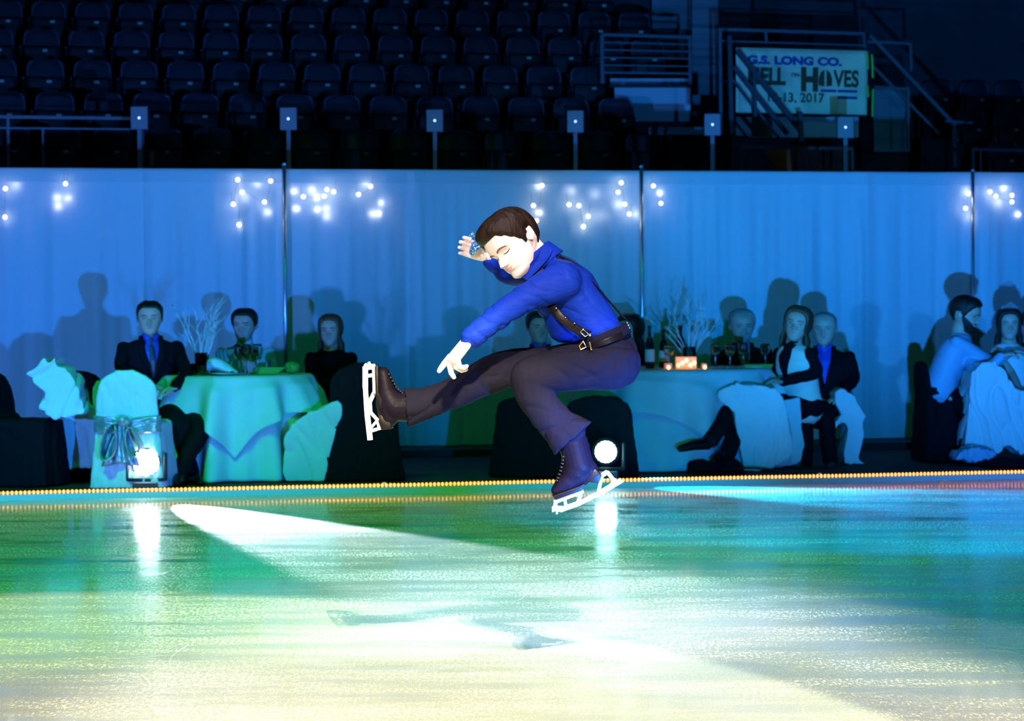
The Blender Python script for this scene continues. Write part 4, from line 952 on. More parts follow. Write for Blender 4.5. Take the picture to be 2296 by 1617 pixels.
def build_furniture():
    # far left group
    chair(62, 1086, 15.35, 78, 'black_cloth', 'black-covered chair seen side-on with a white cloth flung over its top', BG, h=.80, seed=3)
    draped('tablecloth', 'cloth', [(57, 838), (80, 822), (92, 803), (101, 801), (103, 815), (113, 813), (122, 801), (128, 808), (124, 820), (150, 824), (172, 860), (194, 920), (186, 930), (120, 945), (95, 926), (85, 914), (97, 880), (75, 862)], 15.05, .32, 'white_cloth', 'crumpled white cloth flung over the top of the side-on black chair', 'cloth', wr=.020, wdir=(.8, .2, -.5), wf=9, seed=2, sm=4)
    draped('banquet_chair', 'chair_cover', [(112, 935), (160, 930), (190, 922), (205, 905), (206, 870), (216, 852), (240, 846), (262, 860), (262, 1010), (240, 1040), (200, 1052), (150, 1052), (80, 1050), (80, 1012), (90, 990)], 15.5, .45, 'white_cloth', 'white-covered chair tucked behind the chair with the satin bow', 'chair', WG, wr=.012, seed=5)
    chair(192, 1078, 16.25, 180, 'black_cloth', 'round-topped black-covered chair behind the crumpled white cloth', BG, h=.80, seed=8)
    chair(308, 1090, 15.12, 172, 'white_cloth', 'white-covered chair with a silver satin bow tied round its back', WG, h=.83, w=1.0, seed=4, sash=True)
    chair(812, 1085, 15.70, 186, 'black_cloth', 'black-covered chair whose back is turned, under the skater\'s kicked-out boot', BG, h=.86, w=1.08, seed=6)
    draped('banquet_chair', 'chair_cover', [(636, 985), (650, 952), (690, 925), (735, 908), (757, 893), (768, 905), (766, 935), (750, 985), (738, 1030), (728, 1081), (640, 1083), (632, 1060)], 15.42, .40, 'white_cloth', 'low white-covered chair between the branch-topped table and the black chair', 'chair', WG, wr=.012, wdir=(1, .2, .35), seed=9)
    # table 1 and 2
    def table(px, Y, rad, h, lab, labc, labt, phase, a_half, seed, ncorn):
        x = (px - 1148) / FPX * Y; t = thing('round_table', (x, Y, FZ), lab, 'table', 'round banquet tables')
        MB().lathe((x, Y, FZ), [(rad - .012, h - .03), (rad - .008, h - .003), (.02, h - .002)][:2] + [(.05, h - .001)], 48).build('tabletop', 'black_plastic', t)
        MB().tube([(x, Y, FZ + .02), (x, Y, FZ + h - .03)], .04, 12, cap=False).build('pedestal', 'black_plastic', t)
        MB().lathe((x, Y, FZ), [(.30, .002), (.30, .02), (.06, .05)], 24).build('foot', 'black_plastic', t)
        def cl(i, j, off=0.0, rr=rad, drop=None):
            th = 2 * math.pi * i
            if j < .30: r = rr * (j / .30) + off; z = h + .004 + off; return Vector((x + r * math.cos(th), Y + r * math.sin(th), FZ + z))
            v = (j - .30) / .70; D = drop(th) if drop else h - .004
            g = math.sin(th * 11 + seed) * .6 + math.sin(th * 19 + seed * 2) * .35 + .7 * mnoise.noise(Vector((math.cos(th) * 3, math.sin(th) * 3, seed)))
            r = rr + off + .008 + (.035 + .10 * v + .085 * g * (.15 + v)) * min(1, v * 4) * (1 if not drop else .95)
            return Vector((x + r * math.cos(th), Y + r * math.sin(th), FZ + h + .004 + off - D * v))
        c = MB(); c.grid(lambda i, j: cl(i, j), 260, 40, wrap=True); co = c.build('tablecloth', 'white_cloth', None, origin=(x, Y, FZ), solid=.004)
        co.location = (x, Y, FZ); tag(co, labc, 'tablecloth', 'white floor-length tablecloths')
        def drop(th):
            a = th - phase; m_ = max(abs(math.cos(a)), abs(math.sin(a))); return min(h - .03, max(.12, a_half / m_ - rad))
        c = MB(); c.grid(lambda i, j: cl(i, j, .010, rad, drop), 260, 34, wrap=True); co = c.build('table_topper', 'white_cloth', None, origin=(x, Y, FZ), solid=.004)
        co.location = (x, Y, FZ); tag(co, labt, 'tablecloth', 'square table toppers')
    table(532, 16.12, .545, .745, 'round table hidden under white cloth, with pale branches and wine glasses on it', 'long white cloth of the table carrying the wine glasses, reaching the floor', 'square white topper with hanging corners on the table with the wine glasses', R(-85 - 45), .81, 1.3, 4)
    table(1500, 17.05, .78, .75, 'round table hidden under white cloth, with glowing candle box on it', 'long white cloth of the candle-lit table behind the skater', 'square white topper on the candle-lit table behind the skater', R(-65 - 45), 1.09, 4.1, 4)
    # behind and right of the skater
    chair(1202, 1072, 15.95, 160, 'black_cloth', 'black-covered chair behind the skater\'s bent shin', BG, h=.60, w=1.05, seed=12)
    chair(1335, 1066, 15.95, 184, 'black_cloth', 'black-covered chair just behind the dazzling lamp', BG, h=.60, w=1.1, seed=13)
    draped('banquet_chair', 'chair_cover', [(1604, 888), (1614, 873), (1650, 858), (1700, 862), (1740, 870), (1758, 890), (1772, 935), (1780, 985), (1776, 1030), (1740, 1048), (1700, 1062), (1668, 1058), (1656, 1000), (1645, 930), (1632, 908), (1622, 910)], 16.15, .34, 'white_cloth', 'chair with a white cloth trailing from its seat, under the woman in the white vest', 'chair', WG, wr=.014, wdir=(1, .2, .1), seed=15)
    draped('banquet_chair', 'chair_cover', [(1742, 900), (1795, 890), (1800, 960), (1806, 1000), (1795, 1040), (1745, 1062), (1700, 1062), (1740, 1000)], 16.55, .40, 'white_cloth', 'white-covered chair half hidden behind the trailing white cloth', 'chair', WG, wr=.008, seed=16)
    draped('banquet_chair', 'chair_cover', [(1868, 880), (1890, 868), (1920, 888), (1934, 920), (1944, 934), (1936, 950), (1940, 975), (1926, 1030), (1944, 1046), (1930, 1052), (1895, 1046), (1890, 1015), (1900, 960), (1892, 950), (1855, 972), (1853, 962), (1886, 930), (1872, 905)], 16.85, .32, 'white_cloth', 'rumpled white chair cover behind the bald-headed man in the dark suit', 'chair', WG, wr=.012, seed=18, sm=4)
    chair(2128, 1030, 17.35, 96, 'black_cloth', 'tall black-covered chair carrying the bearded man', BG, h=.80, w=.85, seed=20)
    draped('banquet_chair', 'chair_cover', [(2160, 1028), (2166, 960), (2172, 880), (2180, 835), (2200, 812), (2230, 808), (2256, 830), (2276, 872), (2310, 880), (2330, 930), (2330, 1000), (2290, 1022), (2262, 1000), (2240, 1020), (2200, 1030)], 16.9, .42, 'white_cloth', 'white-covered chair with deep folds before the woman in the tiara', 'chair', WG, wr=.020, wdir=(1, .2, .22), wf=14, seed=22)
    draped('shawl', 'cloth', [(2140, 1032), (2150, 1014), (2185, 1000), (2225, 1008), (2236, 1022), (2222, 1034), (2180, 1038)], 16.6, .25, 'pale_blue_shirt', 'blue garment heaped on the floor by the white chair', 'garment', wr=.02, wf=22, seed=23)
    draped('handbag', 'bag', [(1540, 1064), (1548, 1040), (1575, 1028), (1600, 1034), (1622, 1026), (1650, 1030), (1668, 1046), (1672, 1064)], 16.0, .25, 'black_cloth', 'soft black bag on the floor under the crossed boots', 'bag', wr=.018, wf=22, seed=24)
    draped('handbag', 'bag', [(2205, 1050), (2215, 1034), (2250, 1028), (2296, 1030), (2330, 1040), (2330, 1052)], 16.4, .25, 'black_cloth', 'low black bag on the floor below the tiara woman\'s chair', 'bag', wr=.018, wf=22, seed=25)
    cb = MB().tube([P(1640, 1052, 16.0), P(1680, 1050, 15.95), P(1715, 1052, 15.95), P(1745, 1058, 15.9), P(1790, 1062, 15.85)], .008, 8, smooth=6)
    tag(cb.build('cable', 'cable'), 'black cable lying on the floor beside the trailing white cloth', 'cable')
    for px, lab in ((862, 'small pale connector on the rope light under the black chair'), (1838, 'small pale connector on the rope light below the dark-suited pair')):
        t = thing('cable_connector', tuple(P(px, 1086 if px < 1000 else 1062, rope_y((px - 1148) / 4850 * 15.6) + .03)), lab, 'connector', 'connectors on the rope light'); b = MB(); c = t.location
        b.box((c.x - .012, c.y - .01, FZ), (c.x + .012, c.y + .01, FZ + .03)); b.build('plug', 'china', t, smooth=False)
        for sx in (-1, 1): MB().box((c.x + sx * .05 - .01, c.y - .01, FZ), (c.x + sx * .05 + .01, c.y + .01, FZ + .022)).build('clip', 'china', t, smooth=False)
build_furniture()

# ------------------------------------------------------------------ things on the tables
def ZT(k): return FZ + (.764, .769)[k]
def on(px, Y, k): return Vector(((px - 1148) / FPX * Y, Y, ZT(k)))
def wine_glass(px, Y, k, lab, h=.20, r=.038, wine=None, grp='stemmed wine glasses'):
    c = on(px, Y, k); t = thing('wine_glass', tuple(c), lab, 'glass', grp)
    b = h * .48
    MB().lathe(c, [(.032, .001), (.030, .004), (.006, .010), (.004, b * .6), (.005, b), (r * .7, b + .018), (r, b + .05), (r * .96, h - .02), (r * .82, h), (r * .78, h), (r * .90, h - .02), (r * .93, b + .05), (r * .6, b + .022), (.004, b + .008)], 20).build('bowl_and_stem', 'glass', t)
    if wine: MB().lathe(c, [(r * .3, b + .014), (r * .58, b + .024), (r * .86, b + .048), (r * .87, b + .052), (.003, b + .0525)], 18).build('wine', wine, t)
def branches(px, Y, k, top, lab, seed, spreadx, n):
    c = on(px, Y, k); t = thing('branch_centrepiece', tuple(c), lab, 'centrepiece', 'white branch centrepieces'); rnd = random.Random(seed)
    MB().lathe(c, [(.045, .001), (.050, .01), (.055, .16), (.050, .16), (.045, .02), (.01, .012)], 24).build('vase', 'glass', t)
    for i in range(n):
        u = -1 + 2 * (i + .5) / n + rnd.uniform(-.12, .12); p = c + Vector((u * .015, 0, .06)); d = Vector((u * spreadx, rnd.uniform(-.25, .25), 1)).normalized(); pts = [p.copy()]; L = top * (.62 + .38 * rnd.random())
        seg = 9; tw = MB()
        for s_ in range(seg):
            d = (d + Vector((rnd.uniform(-.16, .16), rnd.uniform(-.12, .12), rnd.uniform(-.02, .05)))).normalized(); p = p + d * L / seg; pts.append(p.copy())
        tw.tube(pts, [.0052 * (1 - .75 * q / seg) for q in range(seg + 1)], 6)
        for q in range(3, seg):
            d2 = (pts[q] - pts[q - 1]).normalized() + Vector((rnd.choice((-1, 1)) * rnd.uniform(.4, .9), rnd.uniform(-.3, .3), .1)); d2.normalize(); e = pts[q] + d2 * rnd.uniform(.05, .13)
            tw.tube([pts[q], (pts[q] + e) / 2 + Vector((0, 0, .008)), e], [.003, .0022, .0012], 5)
        b = tw.build('branch', 'branch', t)
        q = rnd.randint(5, 8); MB().ball(pts[q] + Vector((.004, -.004, 0)), .009, 8, 6).build('bead', 'rhinestone', b)
def bottle(px, Y, k, lab, h=.30, r=.037):
    c = on(px, Y, k); t = thing('wine_bottle', tuple(c), lab, 'bottle', 'dark wine bottles on the candle-lit table')
    MB().lathe(c, [(r * .9, .001), (r, .008), (r, h * .60), (r * .8, h * .67), (.014, h * .76), (.0135, h * .95), (.016, h * .96), (.016, h), (.005, h)], 24).build('glass', 'bottle', t)
    MB().lathe(c, [(r + .0008, h * .16), (r + .0012, h * .17), (r + .0012, h * .44), (r + .0008, h * .45)], 24).build('label', 'paper', t)
def tumbler(px, Y, k, lab, h=.11, r=.035, mat='wine', cat='glass'):
    c = on(px, Y, k); t = thing('tumbler', tuple(c), lab, cat)
    MB().lathe(c, [(r * .85, .001), (r, h), (r * .95, h), (r * .8, .006)], 20).build('glass', 'glass', t)
    MB().lathe(c, [(r * .77, .007), (r * .9, h * .72), (.004, h * .725)], 18).build('drink', mat, t)
def build_tableware():
    branches(452, 16.05, 0, .62, 'white branch centrepiece beside the man in the black suit', 5, .62, 9)
    branches(1546, 17.1, 1, .52, 'white branch centrepiece rising behind the candle box', 11, .85, 10)
    tumbler(454, 15.75, 0, 'tall tumbler with a dark drink in front of the branches', h=.15, r=.034)
    tumbler(436, 15.78, 0, 'small pale tumbler with an orange slice beside the dark drink', h=.085, r=.030, mat='napkin')
    for i, (px, Y, lab) in enumerate(((519, 15.95, 'wine glass standing alone nearest the folded napkin'), (536, 15.80, 'front wine glass of the cluster, beside the napkin tip'), (553, 15.82, 'front wine glass in the middle of the cluster'), (569, 15.95, 'wine glass at the white-shirted man\'s side of the cluster'), (545, 16.1, 'rear wine glass below the black bow tie'), (577, 16.15, 'rear wine glass beside the phone'))):
        wine_glass(px, Y, 0, lab, h=.20 + .01 * (i % 3), wine='wine' if i in (1, 2, 3) else None, r=.040)
    for px, Y, k, lab in ((1500, 16.6, 1, 'wine glass left of the candle box'), (1604, 16.75, 1, 'wine glass just before the grey-haired man\'s sleeve'), (1637, 16.62, 1, 'wine glass holding white wine before the grey-haired man'), (1716, 16.8, 1, 'wine glass before the grey-haired man\'s other arm'), (1667, 17.1, 1, 'far wine glass before the grey-haired man\'s tie')):
        wine_glass(px, Y, k, lab, h=.185, r=.042, wine='white_wine' if 'holding' in lab else None)
    bottle(1457, 16.7, 1, 'tallest dark wine bottle, nearest the skater\'s hip', h=.33)
    bottle(1488, 17.0, 1, 'dark wine bottle between the tall bottle and the branches', h=.30)
    bottle(1526, 17.35, 1, 'dark wine bottle behind the candle box and branches', h=.33)
    # glowing candle box and small votives
    def candle(px, Y, w, h, lab, mat, n):
        c = on(px, Y, 1); t = thing('candle_holder', tuple(c), lab, 'candle holder', 'lit candle holders')
        b = MB(); b.box((c.x - w / 2, c.y - .05, c.z), (c.x + w / 2, c.y + .05, c.z + h)); b.build('holder', mat, t, bevel=.006, smooth=False)
        for i in range(n):
            x = c.x - w / 2 + w * (i + .5) / n; z = c.z + h * (.30 + .4 * ((i * 7) % 3) / 2)
            MB().ball((x, c.y - .052, z), (.011, .006, .014), 10, 8).build('flame_glow', 'flame', t)
    candle(1538, 16.62, .155, .090, 'wide glowing candle box in front of the branches', 'candle_glow', 5)
    candle(1498, 16.5, .055, .045, 'small glowing candle next to the tall bottle', 'candle_small', 1)
    candle(1579, 16.55, .035, .040, 'small glowing candle between the candle box and the wine glass', 'candle_small', 1)
    # plates, napkins, card
    for px, Y, k, lab in ((470, 15.95, 0, 'white plate beside the dark tumbler'), (505, 15.75, 0, 'white plate with orange food in front of the napkin'), (1690, 16.65, 1, 'white plate near the woman in the white vest')):
        c = on(px, Y, k); t = thing('plate', tuple(c), lab, 'plate', 'white dinner plates')
        MB().lathe(c, [(.06, .001), (.075, .004), (.115, .014), (.118, .016), (.07, .008), (.01, .006)], 32).build('dish', 'china', t)
        if k == 0:
            rnd = random.Random(px); f = MB()
            for i in range(5): f.ball(c + Vector((rnd.uniform(-.05, .05), rnd.uniform(-.04, .04), .018)), (.018, .016, .012), 10, 8)
            f.build('food', 'orange_food', t)
    q = on(495, 15.85, 0); t = thing('napkin', tuple(q), 'white folded napkin propped up between the tumbler and the wine glasses', 'napkin')
    b = MB(); b.tube([q + Vector((-.10, .02, .055)), q + Vector((-.06, .02, .085)), q + Vector((-.01, .01, .07)), q + Vector((.06, -.02, .04)), q + Vector((.125, -.05, .012))], [(.03, .045), (.045, .06), (.045, .06), (.028, .05), (.010, .02)], 16, ref=(0, 0, 1), smooth=4)
    b.build('cloth', 'napkin', t, remesh=.006, sm=3, post=lambda me: wrinkle(me, .006, [((.3, 0, 1), 30)], 3))
    q = on(603, 16.1, 0); t = thing('smartphone', tuple(q), 'upright dark phone with a bright edge before the white-shirted man', 'phone')
    MB().box((q.x - .010, q.y - .04, q.z), (q.x + .010, q.y + .04, q.z + .10)).build('case', 'black_plastic', t, bevel=.003); MB().box((q.x - .016, q.y - .042, q.z), (q.x - .0105, q.y + .03, q.z + .075)).build('cover', 'china', t, smooth=False)
    q = on(602, 15.95, 0); t = thing('gift_card', tuple(q), 'lime green folded paper lying before the phone', 'paper')
    MB().prism([q + Vector((-.13, -.04, 0)), q + Vector((.06, -.05, 0)), q + Vector((.12, .02, .045)), q + Vector((-.10, .03, .050))], (0, .006, .003)).build('sheet', 'lime', t, smooth=False)
    q = on(655, 16.05, 0); t = thing('green_ball', tuple(q), 'round bushy green ball at the edge of the table by the woman in black', 'ornament')
    MB().ball(q + Vector((0, 0, .045)), (.062, .055, .046), 28, 20).build('ball', 'green_food', t, post=lambda me: wrinkle(me, .006, [((1, .3, .5), 60)], 4))
    q = on(1700, 16.55, 1); t = thing('gift_card', tuple(q), 'lime green paper lying before the woman in the white vest', 'paper')
    MB().prism([q + Vector((-.12, -.03, 0)), q + Vector((.10, -.03, 0)), q + Vector((.12, .03, .028)), q + Vector((-.10, .04, .028))], (0, .006, .003)).build('sheet', 'lime', t, smooth=False)
build_tableware()

# ------------------------------------------------------------------ guests
def beard(par, T, mat, full=True):
    rings = []
    def pt(dg, z, off): return T(head_pt(R(dg), max(z, .0), off))
    b = MB(); m0 = 88 if full else 34
    vs = []; nj = 40; ni = 12
    def zt(dg): return (.215 if abs(dg) < 24 else .215 + .26 * min(1, (abs(dg) - 24) / 60)) if full else .20
    def f(i, j, off): dg = -m0 + 2 * m0 * i; z0 = .0 if full else .0; return pt(dg, z0 + (zt(dg) - z0) * j, off)
    b.grid(lambda i, j: f(i, j, .030 * math.sin(math.pi * min(.5, j * .5 + .25) if j < .9 else 0.05) ), nj, ni)
    o = b.build('beard', mat, par, solid=T.H * .03)
    mu = MB().tube([T(head_pt(R(a), .292, .012)) for a in range(-22, 23, 4)], [T.H * .02] * 12, 8); mu.build('moustache', mat, par)
def guest(lab, hp, Y, H=.25, yaw=0, pitch=0, roll=0, byaw=None, lean=(0, 0), hairst='short', hairmat='hair_dark', top='suit', shirt=None, tie=None, arms=(), legs=(), skin='skin', wide=1.0, shw=.20, hlen=1.0, brd=None, thick=.04, tmat=None, dress=False, smile=0, hiph=.52, sleeve='top', vneck=True, base_px=None):
    byaw = yaw if byaw is None else byaw
    c = P(hp[0], hp[1], Y); ya, pa = R(yaw), R(pitch)
    fwd = Vector((math.sin(ya) * math.cos(pa), -math.cos(ya) * math.cos(pa), -math.sin(pa))); up = Vector((math.sin(R(roll)), 0, math.cos(R(roll)))) + Vector((math.sin(ya), -math.cos(ya), 0)) * math.sin(pa)
    T = HT(c, fwd, up, H)
    t = thing('person', (c.x, Y, FZ), lab, 'person')
    by = R(byaw); side = Vector((math.cos(by), math.sin(by), 0)); fr = Vector((math.sin(by), -math.cos(by), 0))
    N = T((0, -.06, .0)) + Vector((0, 0, -.006)); shc = N + Vector((0, 0, -.055)) ; hip = N + Vector((-lean[0], -lean[1], -hiph))
    chest = shc.lerp(hip, .30) + fr * .01; waist = shc.lerp(hip, .68)
    body = MB(); add_head(body, T, 72, 56, wide=wide)
    body.tube([T((0, -.05, .28)), N + Vector((0, 0, .02)), shc + Vector((0, 0, -.03))], [H * .22, H * .235, H * .30], 16)
    body.tube([shc + Vector((0, 0, -.07)), chest, waist, hip], [(.06, .10), (.085, .14), (.085, .13), (.09, .14)], 18, ref=fr)
    SH = {}
    wear = MB(); ex = .016 if top != 'blouse' else .01
    wear.tube([N + Vector((0, 0, -.012)) - fr * .012, shc + Vector((0, 0, .022)) - fr * .01, shc + Vector((0, 0, -.030)), chest, waist, hip + Vector((0, 0, -.02))], [(.048, .052), (.070, .115), (.085 + ex, shw - .030), (.115 + ex, shw - .02), (.115 + ex, shw - .045), (.125 + ex, shw - .03)], 26, ref=fr, smooth=4)
    sl = MB()
    for a in arms:
        s_, el, wr = a[0], P(*a[1]) if len(a[1]) == 3 else a[1], P(*a[2])
        shp = shc + side * (s_ * (shw - .040)) + Vector((0, 0, -.034)); SH[s_] = shp
        bare = sleeve == 'bare'
        body.tube([shp, shp.lerp(el, .5), el, el.lerp(wr, .5), wr], [.048, .040, .035, .032, .025] if bare else [.034, .030, .028, .026, .023], 12)
        d = (wr - el).normalized(); hd = Vector(a[3]) if len(a) > 3 and a[3] else d
        add_hand(body, wr + d * .01, hd, Vector(a[4]) if len(a) > 4 else Vector((0, 0, -1)), .165, thumb=1, curl=(.35, .4, .45, .5))
        if not bare:
            sl.tube([shp + Vector((0, 0, .005)), shp.lerp(el, .5), el, el.lerp(wr, .5), wr], [.053, .055, .050, .046, .040], 16, smooth=3)
        elif s_: pass
    for l in legs:
        kn, an = P(*l[0]), P(*l[1]); body.tube([hip, kn, an], [.07, .05, .035], 12)
    bo = body.build('body', skin, t, remesh=.0065, sm=1)
    face_parts(bo, T, lid=.35, brow='brow' if hairmat != 'hair_grey' else 'hair_grey', wide=wide)
    if hairst: hair(bo, T, hairmat, hairst, thick=thick, seed=int(hp[0]) % 17, nphi=72, nv=20, length=hlen, rough=.012, wide=wide)
    if brd: beard(bo, T, brd[0], brd[1])
    mats = {'suit': 'suit', 'suit2': 'suit_brown', 'shirt': 'white_cloth', 'dress': 'black_cloth', 'vest': 'ivory', 'blueshirt': 'pale_blue_shirt', 'gown': 'gown'}
    nm = {'suit': 'jacket', 'suit2': 'jacket', 'shirt': 'shirt', 'dress': 'dress', 'vest': 'vest', 'blueshirt': 'shirt', 'gown': 'gown'}[top]
    if top != 'vest': wear.v, wear.f = wear.v, wear.f
    if sleeve == 'top':
        wear.add(sl.v, sl.f)
    jk = wear.build(nm, mats[top], t, remesh=.011, sm=4, post=lambda me: wrinkle(me, .006, [((.3, .2, 1), 12)], int(hp[0]) % 9))
    if sleeve not in ('top', 'bare'): sl.build('sleeve', sleeve, t, remesh=.010, sm=3, post=lambda me: wrinkle(me, .005, [((.3, .2, 1), 14)], 2))
    if shirt:
        f0 = N + Vector((0, 0, -.012)) + fr * .075; f1 = chest + fr * (.128 + ex); f2 = shc.lerp(hip, .52) + fr * (.130 + ex)
        b = MB(); b.loft([[f0 + side * (s_ * .060) + fr * d for s_, d in ((-1, -.03), (-.3, .006), (.3, .006), (1, -.03))] + [f0 + side * (s_ * .06) - fr * .05 for s_ in (1, -1)],
                          [f0.lerp(f1, .55) + side * (s_ * .056) + fr * d for s_, d in ((-1, .012), (-.3, .028), (.3, .028), (1, .012))] + [f0.lerp(f1, .55) + side * (s_ * .05) - fr * .05 for s_ in (1, -1)],
                          [f1 + side * (s_ * .036) + fr * d for s_, d in ((-1, 0), (-.3, .010), (.3, .010), (1, 0))] + [f1 + side * (s_ * .03) - fr * .05 for s_ in (1, -1)],
                          [f2 + side * (s_ * .008) + fr * .004 for s_ in (-1, -.3, .3, 1)] + [f2 + side * (s_ * .006) - fr * .05 for s_ in (1, -1)]])
        so = b.build('shirt_front', shirt, jk, smooth=False)
        MB().tube([f0 + side * (s_ * .058) + fr * dd + Vector((0, 0, z)) for s_, z, dd in ((-1, .025, -.05), (-.7, .012, .0), (0, -.02, .02), (.7, .012, .0), (1, .025, -.05))], [(.006, .016)] * 5, 8, ref=fr).build('collar', shirt, jk)
        if tie:
            if tie == 'bow':
                k = f0 + fr * .03 + Vector((0, 0, -.02)); MB().tube([k + side * -.045, k + side * -.02, k, k + side * .02, k + side * .045], [.020, .016, .009, .016, .020], 10).build('bow_tie', 'black_cloth', jk)
            else:
                p0, p1, p2 = f0 + fr * .022 + Vector((0, 0, -.01)), f0.lerp(f1, .55) + fr * .036, f1 + fr * .018
                MB().tube([p0, p0 + Vector((0, 0, -.03)), p1, p2, f2 + fr * .012], [(.012, .018), (.008, .012), (.007, .020), (.007, .024), (.005, .014)], 10, ref=fr).build('tie', tie, jk)
        if top.startswith('suit'):
            for s_ in (-1, 1):
                MB().tube([f0 + side * (s_ * .072) - fr * .02 + Vector((0, 0, .012)), f0.lerp(f1, .5) + side * (s_ * .072) + fr * .012, f1 + side * (s_ * .045) + fr * .010, f2 + side * (s_ * .008) + fr * .010], [(.006, .016), (.006, .026), (.006, .020), (.005, .006)], 10, ref=fr, smooth=3).build('lapel', mats[top], jk)
    if legs:
        tr = MB()
        tr.tube([hip + side * -.07, hip + side * .07], [.115, .115], 18)
        for l in legs:
            kn, an = P(*l[0]), P(*l[1]); s_ = l[3] if len(l) > 3 else 1
            tr.tube([hip + side * (.08 * s_), kn.lerp(hip, .5) + side * (.03 * s_), kn, kn.lerp(an, .5), an], [.105, .092, .078, .066, .062], 18, smooth=3)
        tr.build('trousers' if not dress else 'skirt', tmat or 'suit', t, remesh=.012, sm=4, post=lambda me: wrinkle(me, .006, [((.5, .2, 1), 12)], 6))
        for l in legs:
            an = P(*l[1]); toe = P(*l[2]); MB().tube([an + Vector((0, 0, .02)), an + (toe - an) * .12 + Vector((0, 0, -.02)), an.lerp(toe, .55), toe], [.042, .045, .040, .028], 14).build('shoe', 'leather', t, remesh=.007, sm=2)
    return t, bo, T
M['gown'] = pmat('white_gown', (0.72, 0.72, 0.74), 0.6, bump=.4, bscale=30)
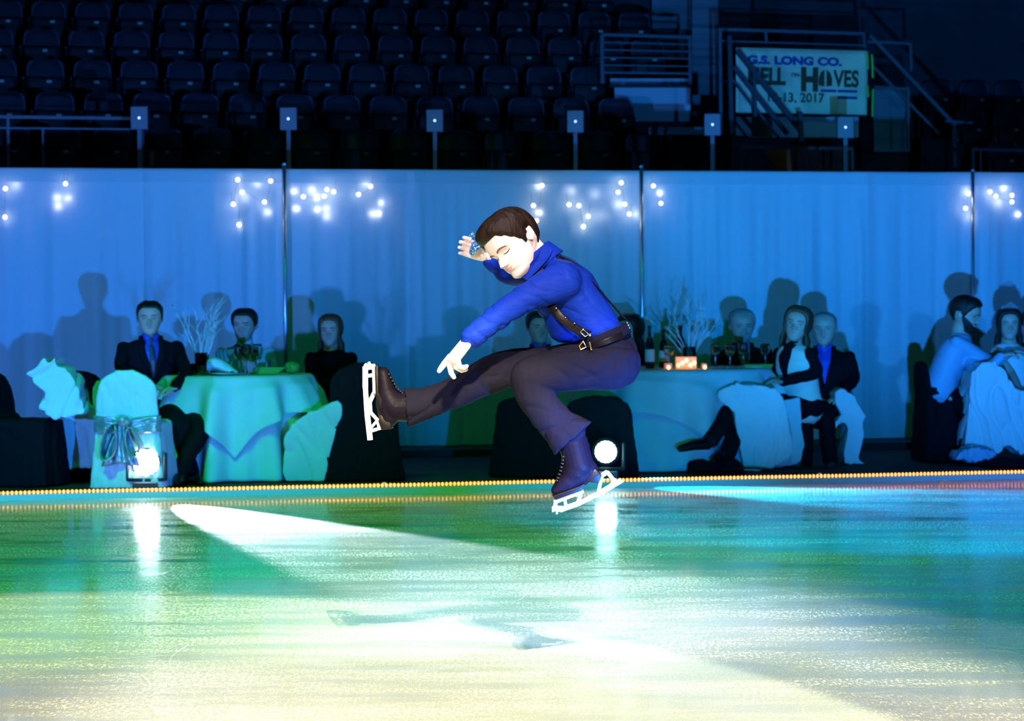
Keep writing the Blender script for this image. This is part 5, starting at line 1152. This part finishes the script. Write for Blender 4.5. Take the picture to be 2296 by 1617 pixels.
def build_guests():
    guest('seated man in a black suit, bright blue shirt and patterned tie, hands clasped', (336, 714), 15.95, yaw=6, byaw=14, top='suit', shirt='blue_dress_shirt', tie='tie', lean=(-.01, -.05), thick=.025, shw=.235, wide=1.04,
          arms=[(-1, (272, 828, 15.80), (340, 866, 15.62), (1, -.2, -.1), (0, .3, -1)), (1, (418, 838, 15.75), (392, 868, 15.58), (-.9, -.1, -.2), (0, .3, -1))],
          legs=[((448, 962, 15.45), (402, 1062, 15.25), (398, 1084, 14.98), 1), ((395, 940, 15.50), (430, 1065, 15.5), (450, 1084, 15.2), -1)])
    guest('seated man in a white shirt and black bow tie behind the wine glasses', (548, 730), 17.0, H=.255, yaw=-8, top='shirt', shirt='white_cloth', tie='bow', thick=.045, shw=.23,
          arms=[(-1, (505, 850, 16.85), (540, 862, 16.65), (1, -.3, 0)), (1, (612, 850, 16.85), (570, 864, 16.65), (-1, -.3, 0))])
    guest('seated long-haired woman in a black top with folded arms', (741, 742), 16.85, H=.245, yaw=-6, pitch=-2, top='dress', hairst='long', hairmat='hair_auburn', thick=.05, shw=.20, hlen=.85, wide=.95,
          arms=[(-1, (700, 852, 16.7), (755, 862, 16.55), (1, -.2, .1)), (1, (783, 850, 16.7), (718, 868, 16.5), (-1, -.2, .1))], legs=[((705, 935, 16.4), (700, 1040, 16.3), (695, 1055, 16.1), -1), ((760, 935, 16.4), (758, 1040, 16.3), (755, 1055, 16.1), 1)], dress=True, tmat='black_cloth')
    guest('man in a dark suit and blue shirt peering out from under the skater\'s arm', (1208, 735), 17.5, H=.26, yaw=12, top='suit', shirt='blue_dress_shirt', thick=.045, shw=.23,
          arms=[(-1, (1165, 850, 17.3), (1200, 870, 17.1), (1, -.2, 0)), (1, (1270, 850, 17.3), (1240, 870, 17.1), (-1, -.2, 0))])
    guest('dark-haired woman half hidden behind the skater\'s belt', (1412, 742), 17.95, H=.26, yaw=-35, top='dress', hairst='long', hairmat='hair_dark', thick=.065, shw=.20, hlen=.8,
          arms=[(1, (1440, 850, 17.8), (1410, 860, 17.5), (-1, -.3, 0))])
    guest('grey-haired man with a goatee, dark suit and grey tie at the candle-lit table', (1664, 731), 17.9, H=.275, yaw=4, pitch=4, top='suit2', shirt='grey_shirt', tie='tie_grey', hairst='thin', hairmat='hair_grey', thick=.03, shw=.25, wide=1.04, brd=('hair_grey', False),
          arms=[(-1, (1608, 838, 17.7), (1640, 850, 17.5), (1, -.3, 0)), (1, (1732, 838, 17.7), (1700, 850, 17.5), (-1, -.3, 0))])
    g, bo, T = guest('woman in a white vest over black sleeves, leaning back from the table', (1788, 728), 16.75, H=.27, yaw=-18, pitch=-6, roll=12, byaw=-52, lean=(-.07, .0), top='vest', shirt='black_cloth', sleeve='black_cloth', hairst='long', hairmat='hair_auburn', thick=.055, shw=.205, hlen=.75, hiph=.50,
          arms=[(1, (1832, 836, 16.62), (1756, 856, 16.5), (-1, -.1, .15)), (-1, (1765, 840, 16.95), (1742, 846, 16.8), (-1, 0, 0))],
          legs=[((1648, 905, 16.42), (1594, 988, 16.02), (1526, 1006, 15.92), -1), ((1668, 918, 16.55), (1634, 1015, 16.05), (1600, 1034, 15.9), 1)], tmat='black_cloth')
    guest('bald-headed man in a dark suit sitting close behind the woman in the white vest', (1848, 738), 17.25, H=.265, yaw=-14, top='suit', shirt='blue_dress_shirt', hairst='thin', hairmat='hair_grey', thick=.016, shw=.235, byaw=-8, wide=1.03,
          arms=[(1, (1915, 850, 17.15), (1880, 890, 16.95), (-.8, -.2, -.3)), (-1, (1800, 850, 17.3), (1830, 890, 17.1), (.5, -.3, -.3))],
          legs=[((1850, 925, 16.85), (1862, 1035, 16.75), (1852, 1054, 16.5), 1), ((1804, 925, 16.75), (1806, 1035, 16.7), (1790, 1054, 16.45), -1)])
    guest('bearded man in a blue shirt leaning his folded arms on the white chair', (2166, 705), 17.3, H=.27, yaw=62, pitch=16, byaw=70, lean=(.17, .0), top='blueshirt', hairst='short', hairmat='hair_dark', thick=.06, shw=.215, brd=('hair_dark', True), hiph=.46,
          arms=[(-1, (2228, 815, 17.25), (2262, 792, 17.2), (1, .2, .1), (0, 0, -1)), (1, (2190, 850, 17.0), (2244, 800, 16.98), (1, 0, .2))],
          legs=[((2180, 935, 17.1), (2160, 1020, 17.1), (2190, 1030, 17.0), 1), ((2175, 935, 17.4), (2140, 1020, 17.4), (2170, 1028, 17.3), -1)], tmat='suit')
    g, bo, T = guest('dark-haired woman wearing a tiara and a glittering white gown', (2262, 727), 17.55, H=.255, yaw=-6, byaw=28, top='gown', hairst='long', hairmat='hair_dark', thick=.06, shw=.18, hlen=.85, sleeve='bare', wide=.96,
          arms=[(-1, (2268, 838, 17.4), (2285, 872, 17.2), (1, -.2, -.2))], lean=(-.08, 0))
    tr = MB(); pts = [T(head_pt(R(a), .93, .07, False)) for a in range(-60, 61, 8)]
    tr.tube(pts, .004, 6)
    for i, p in enumerate(pts[1:-1]):
        hh = .018 + .03 * math.exp(-((i - 6) / 2.5) ** 2); tr.tube([p, p + Vector((0, 0, hh))], [.003, .0015], 5); tr.ball(p + Vector((0, -.004, hh)), .0055, 8, 6)
    tag(tr.build('tiara', 'rhinestone', None, smooth=False), 'sparkling tiara on the dark-haired woman\'s head', 'tiara')
    guest('person half cut off by the picture edge behind the woman in the tiara', (2318, 728), 18.1, H=.26, yaw=-10, top='dress', hairst='short', hairmat='hair_dark', arms=[(-1, (2275, 850, 17.9), (2300, 870, 17.7))])
build_guests()
# ================================================================== tidy up
for o in bpy.data.objects:
    if '_org' in o: del o['_org']
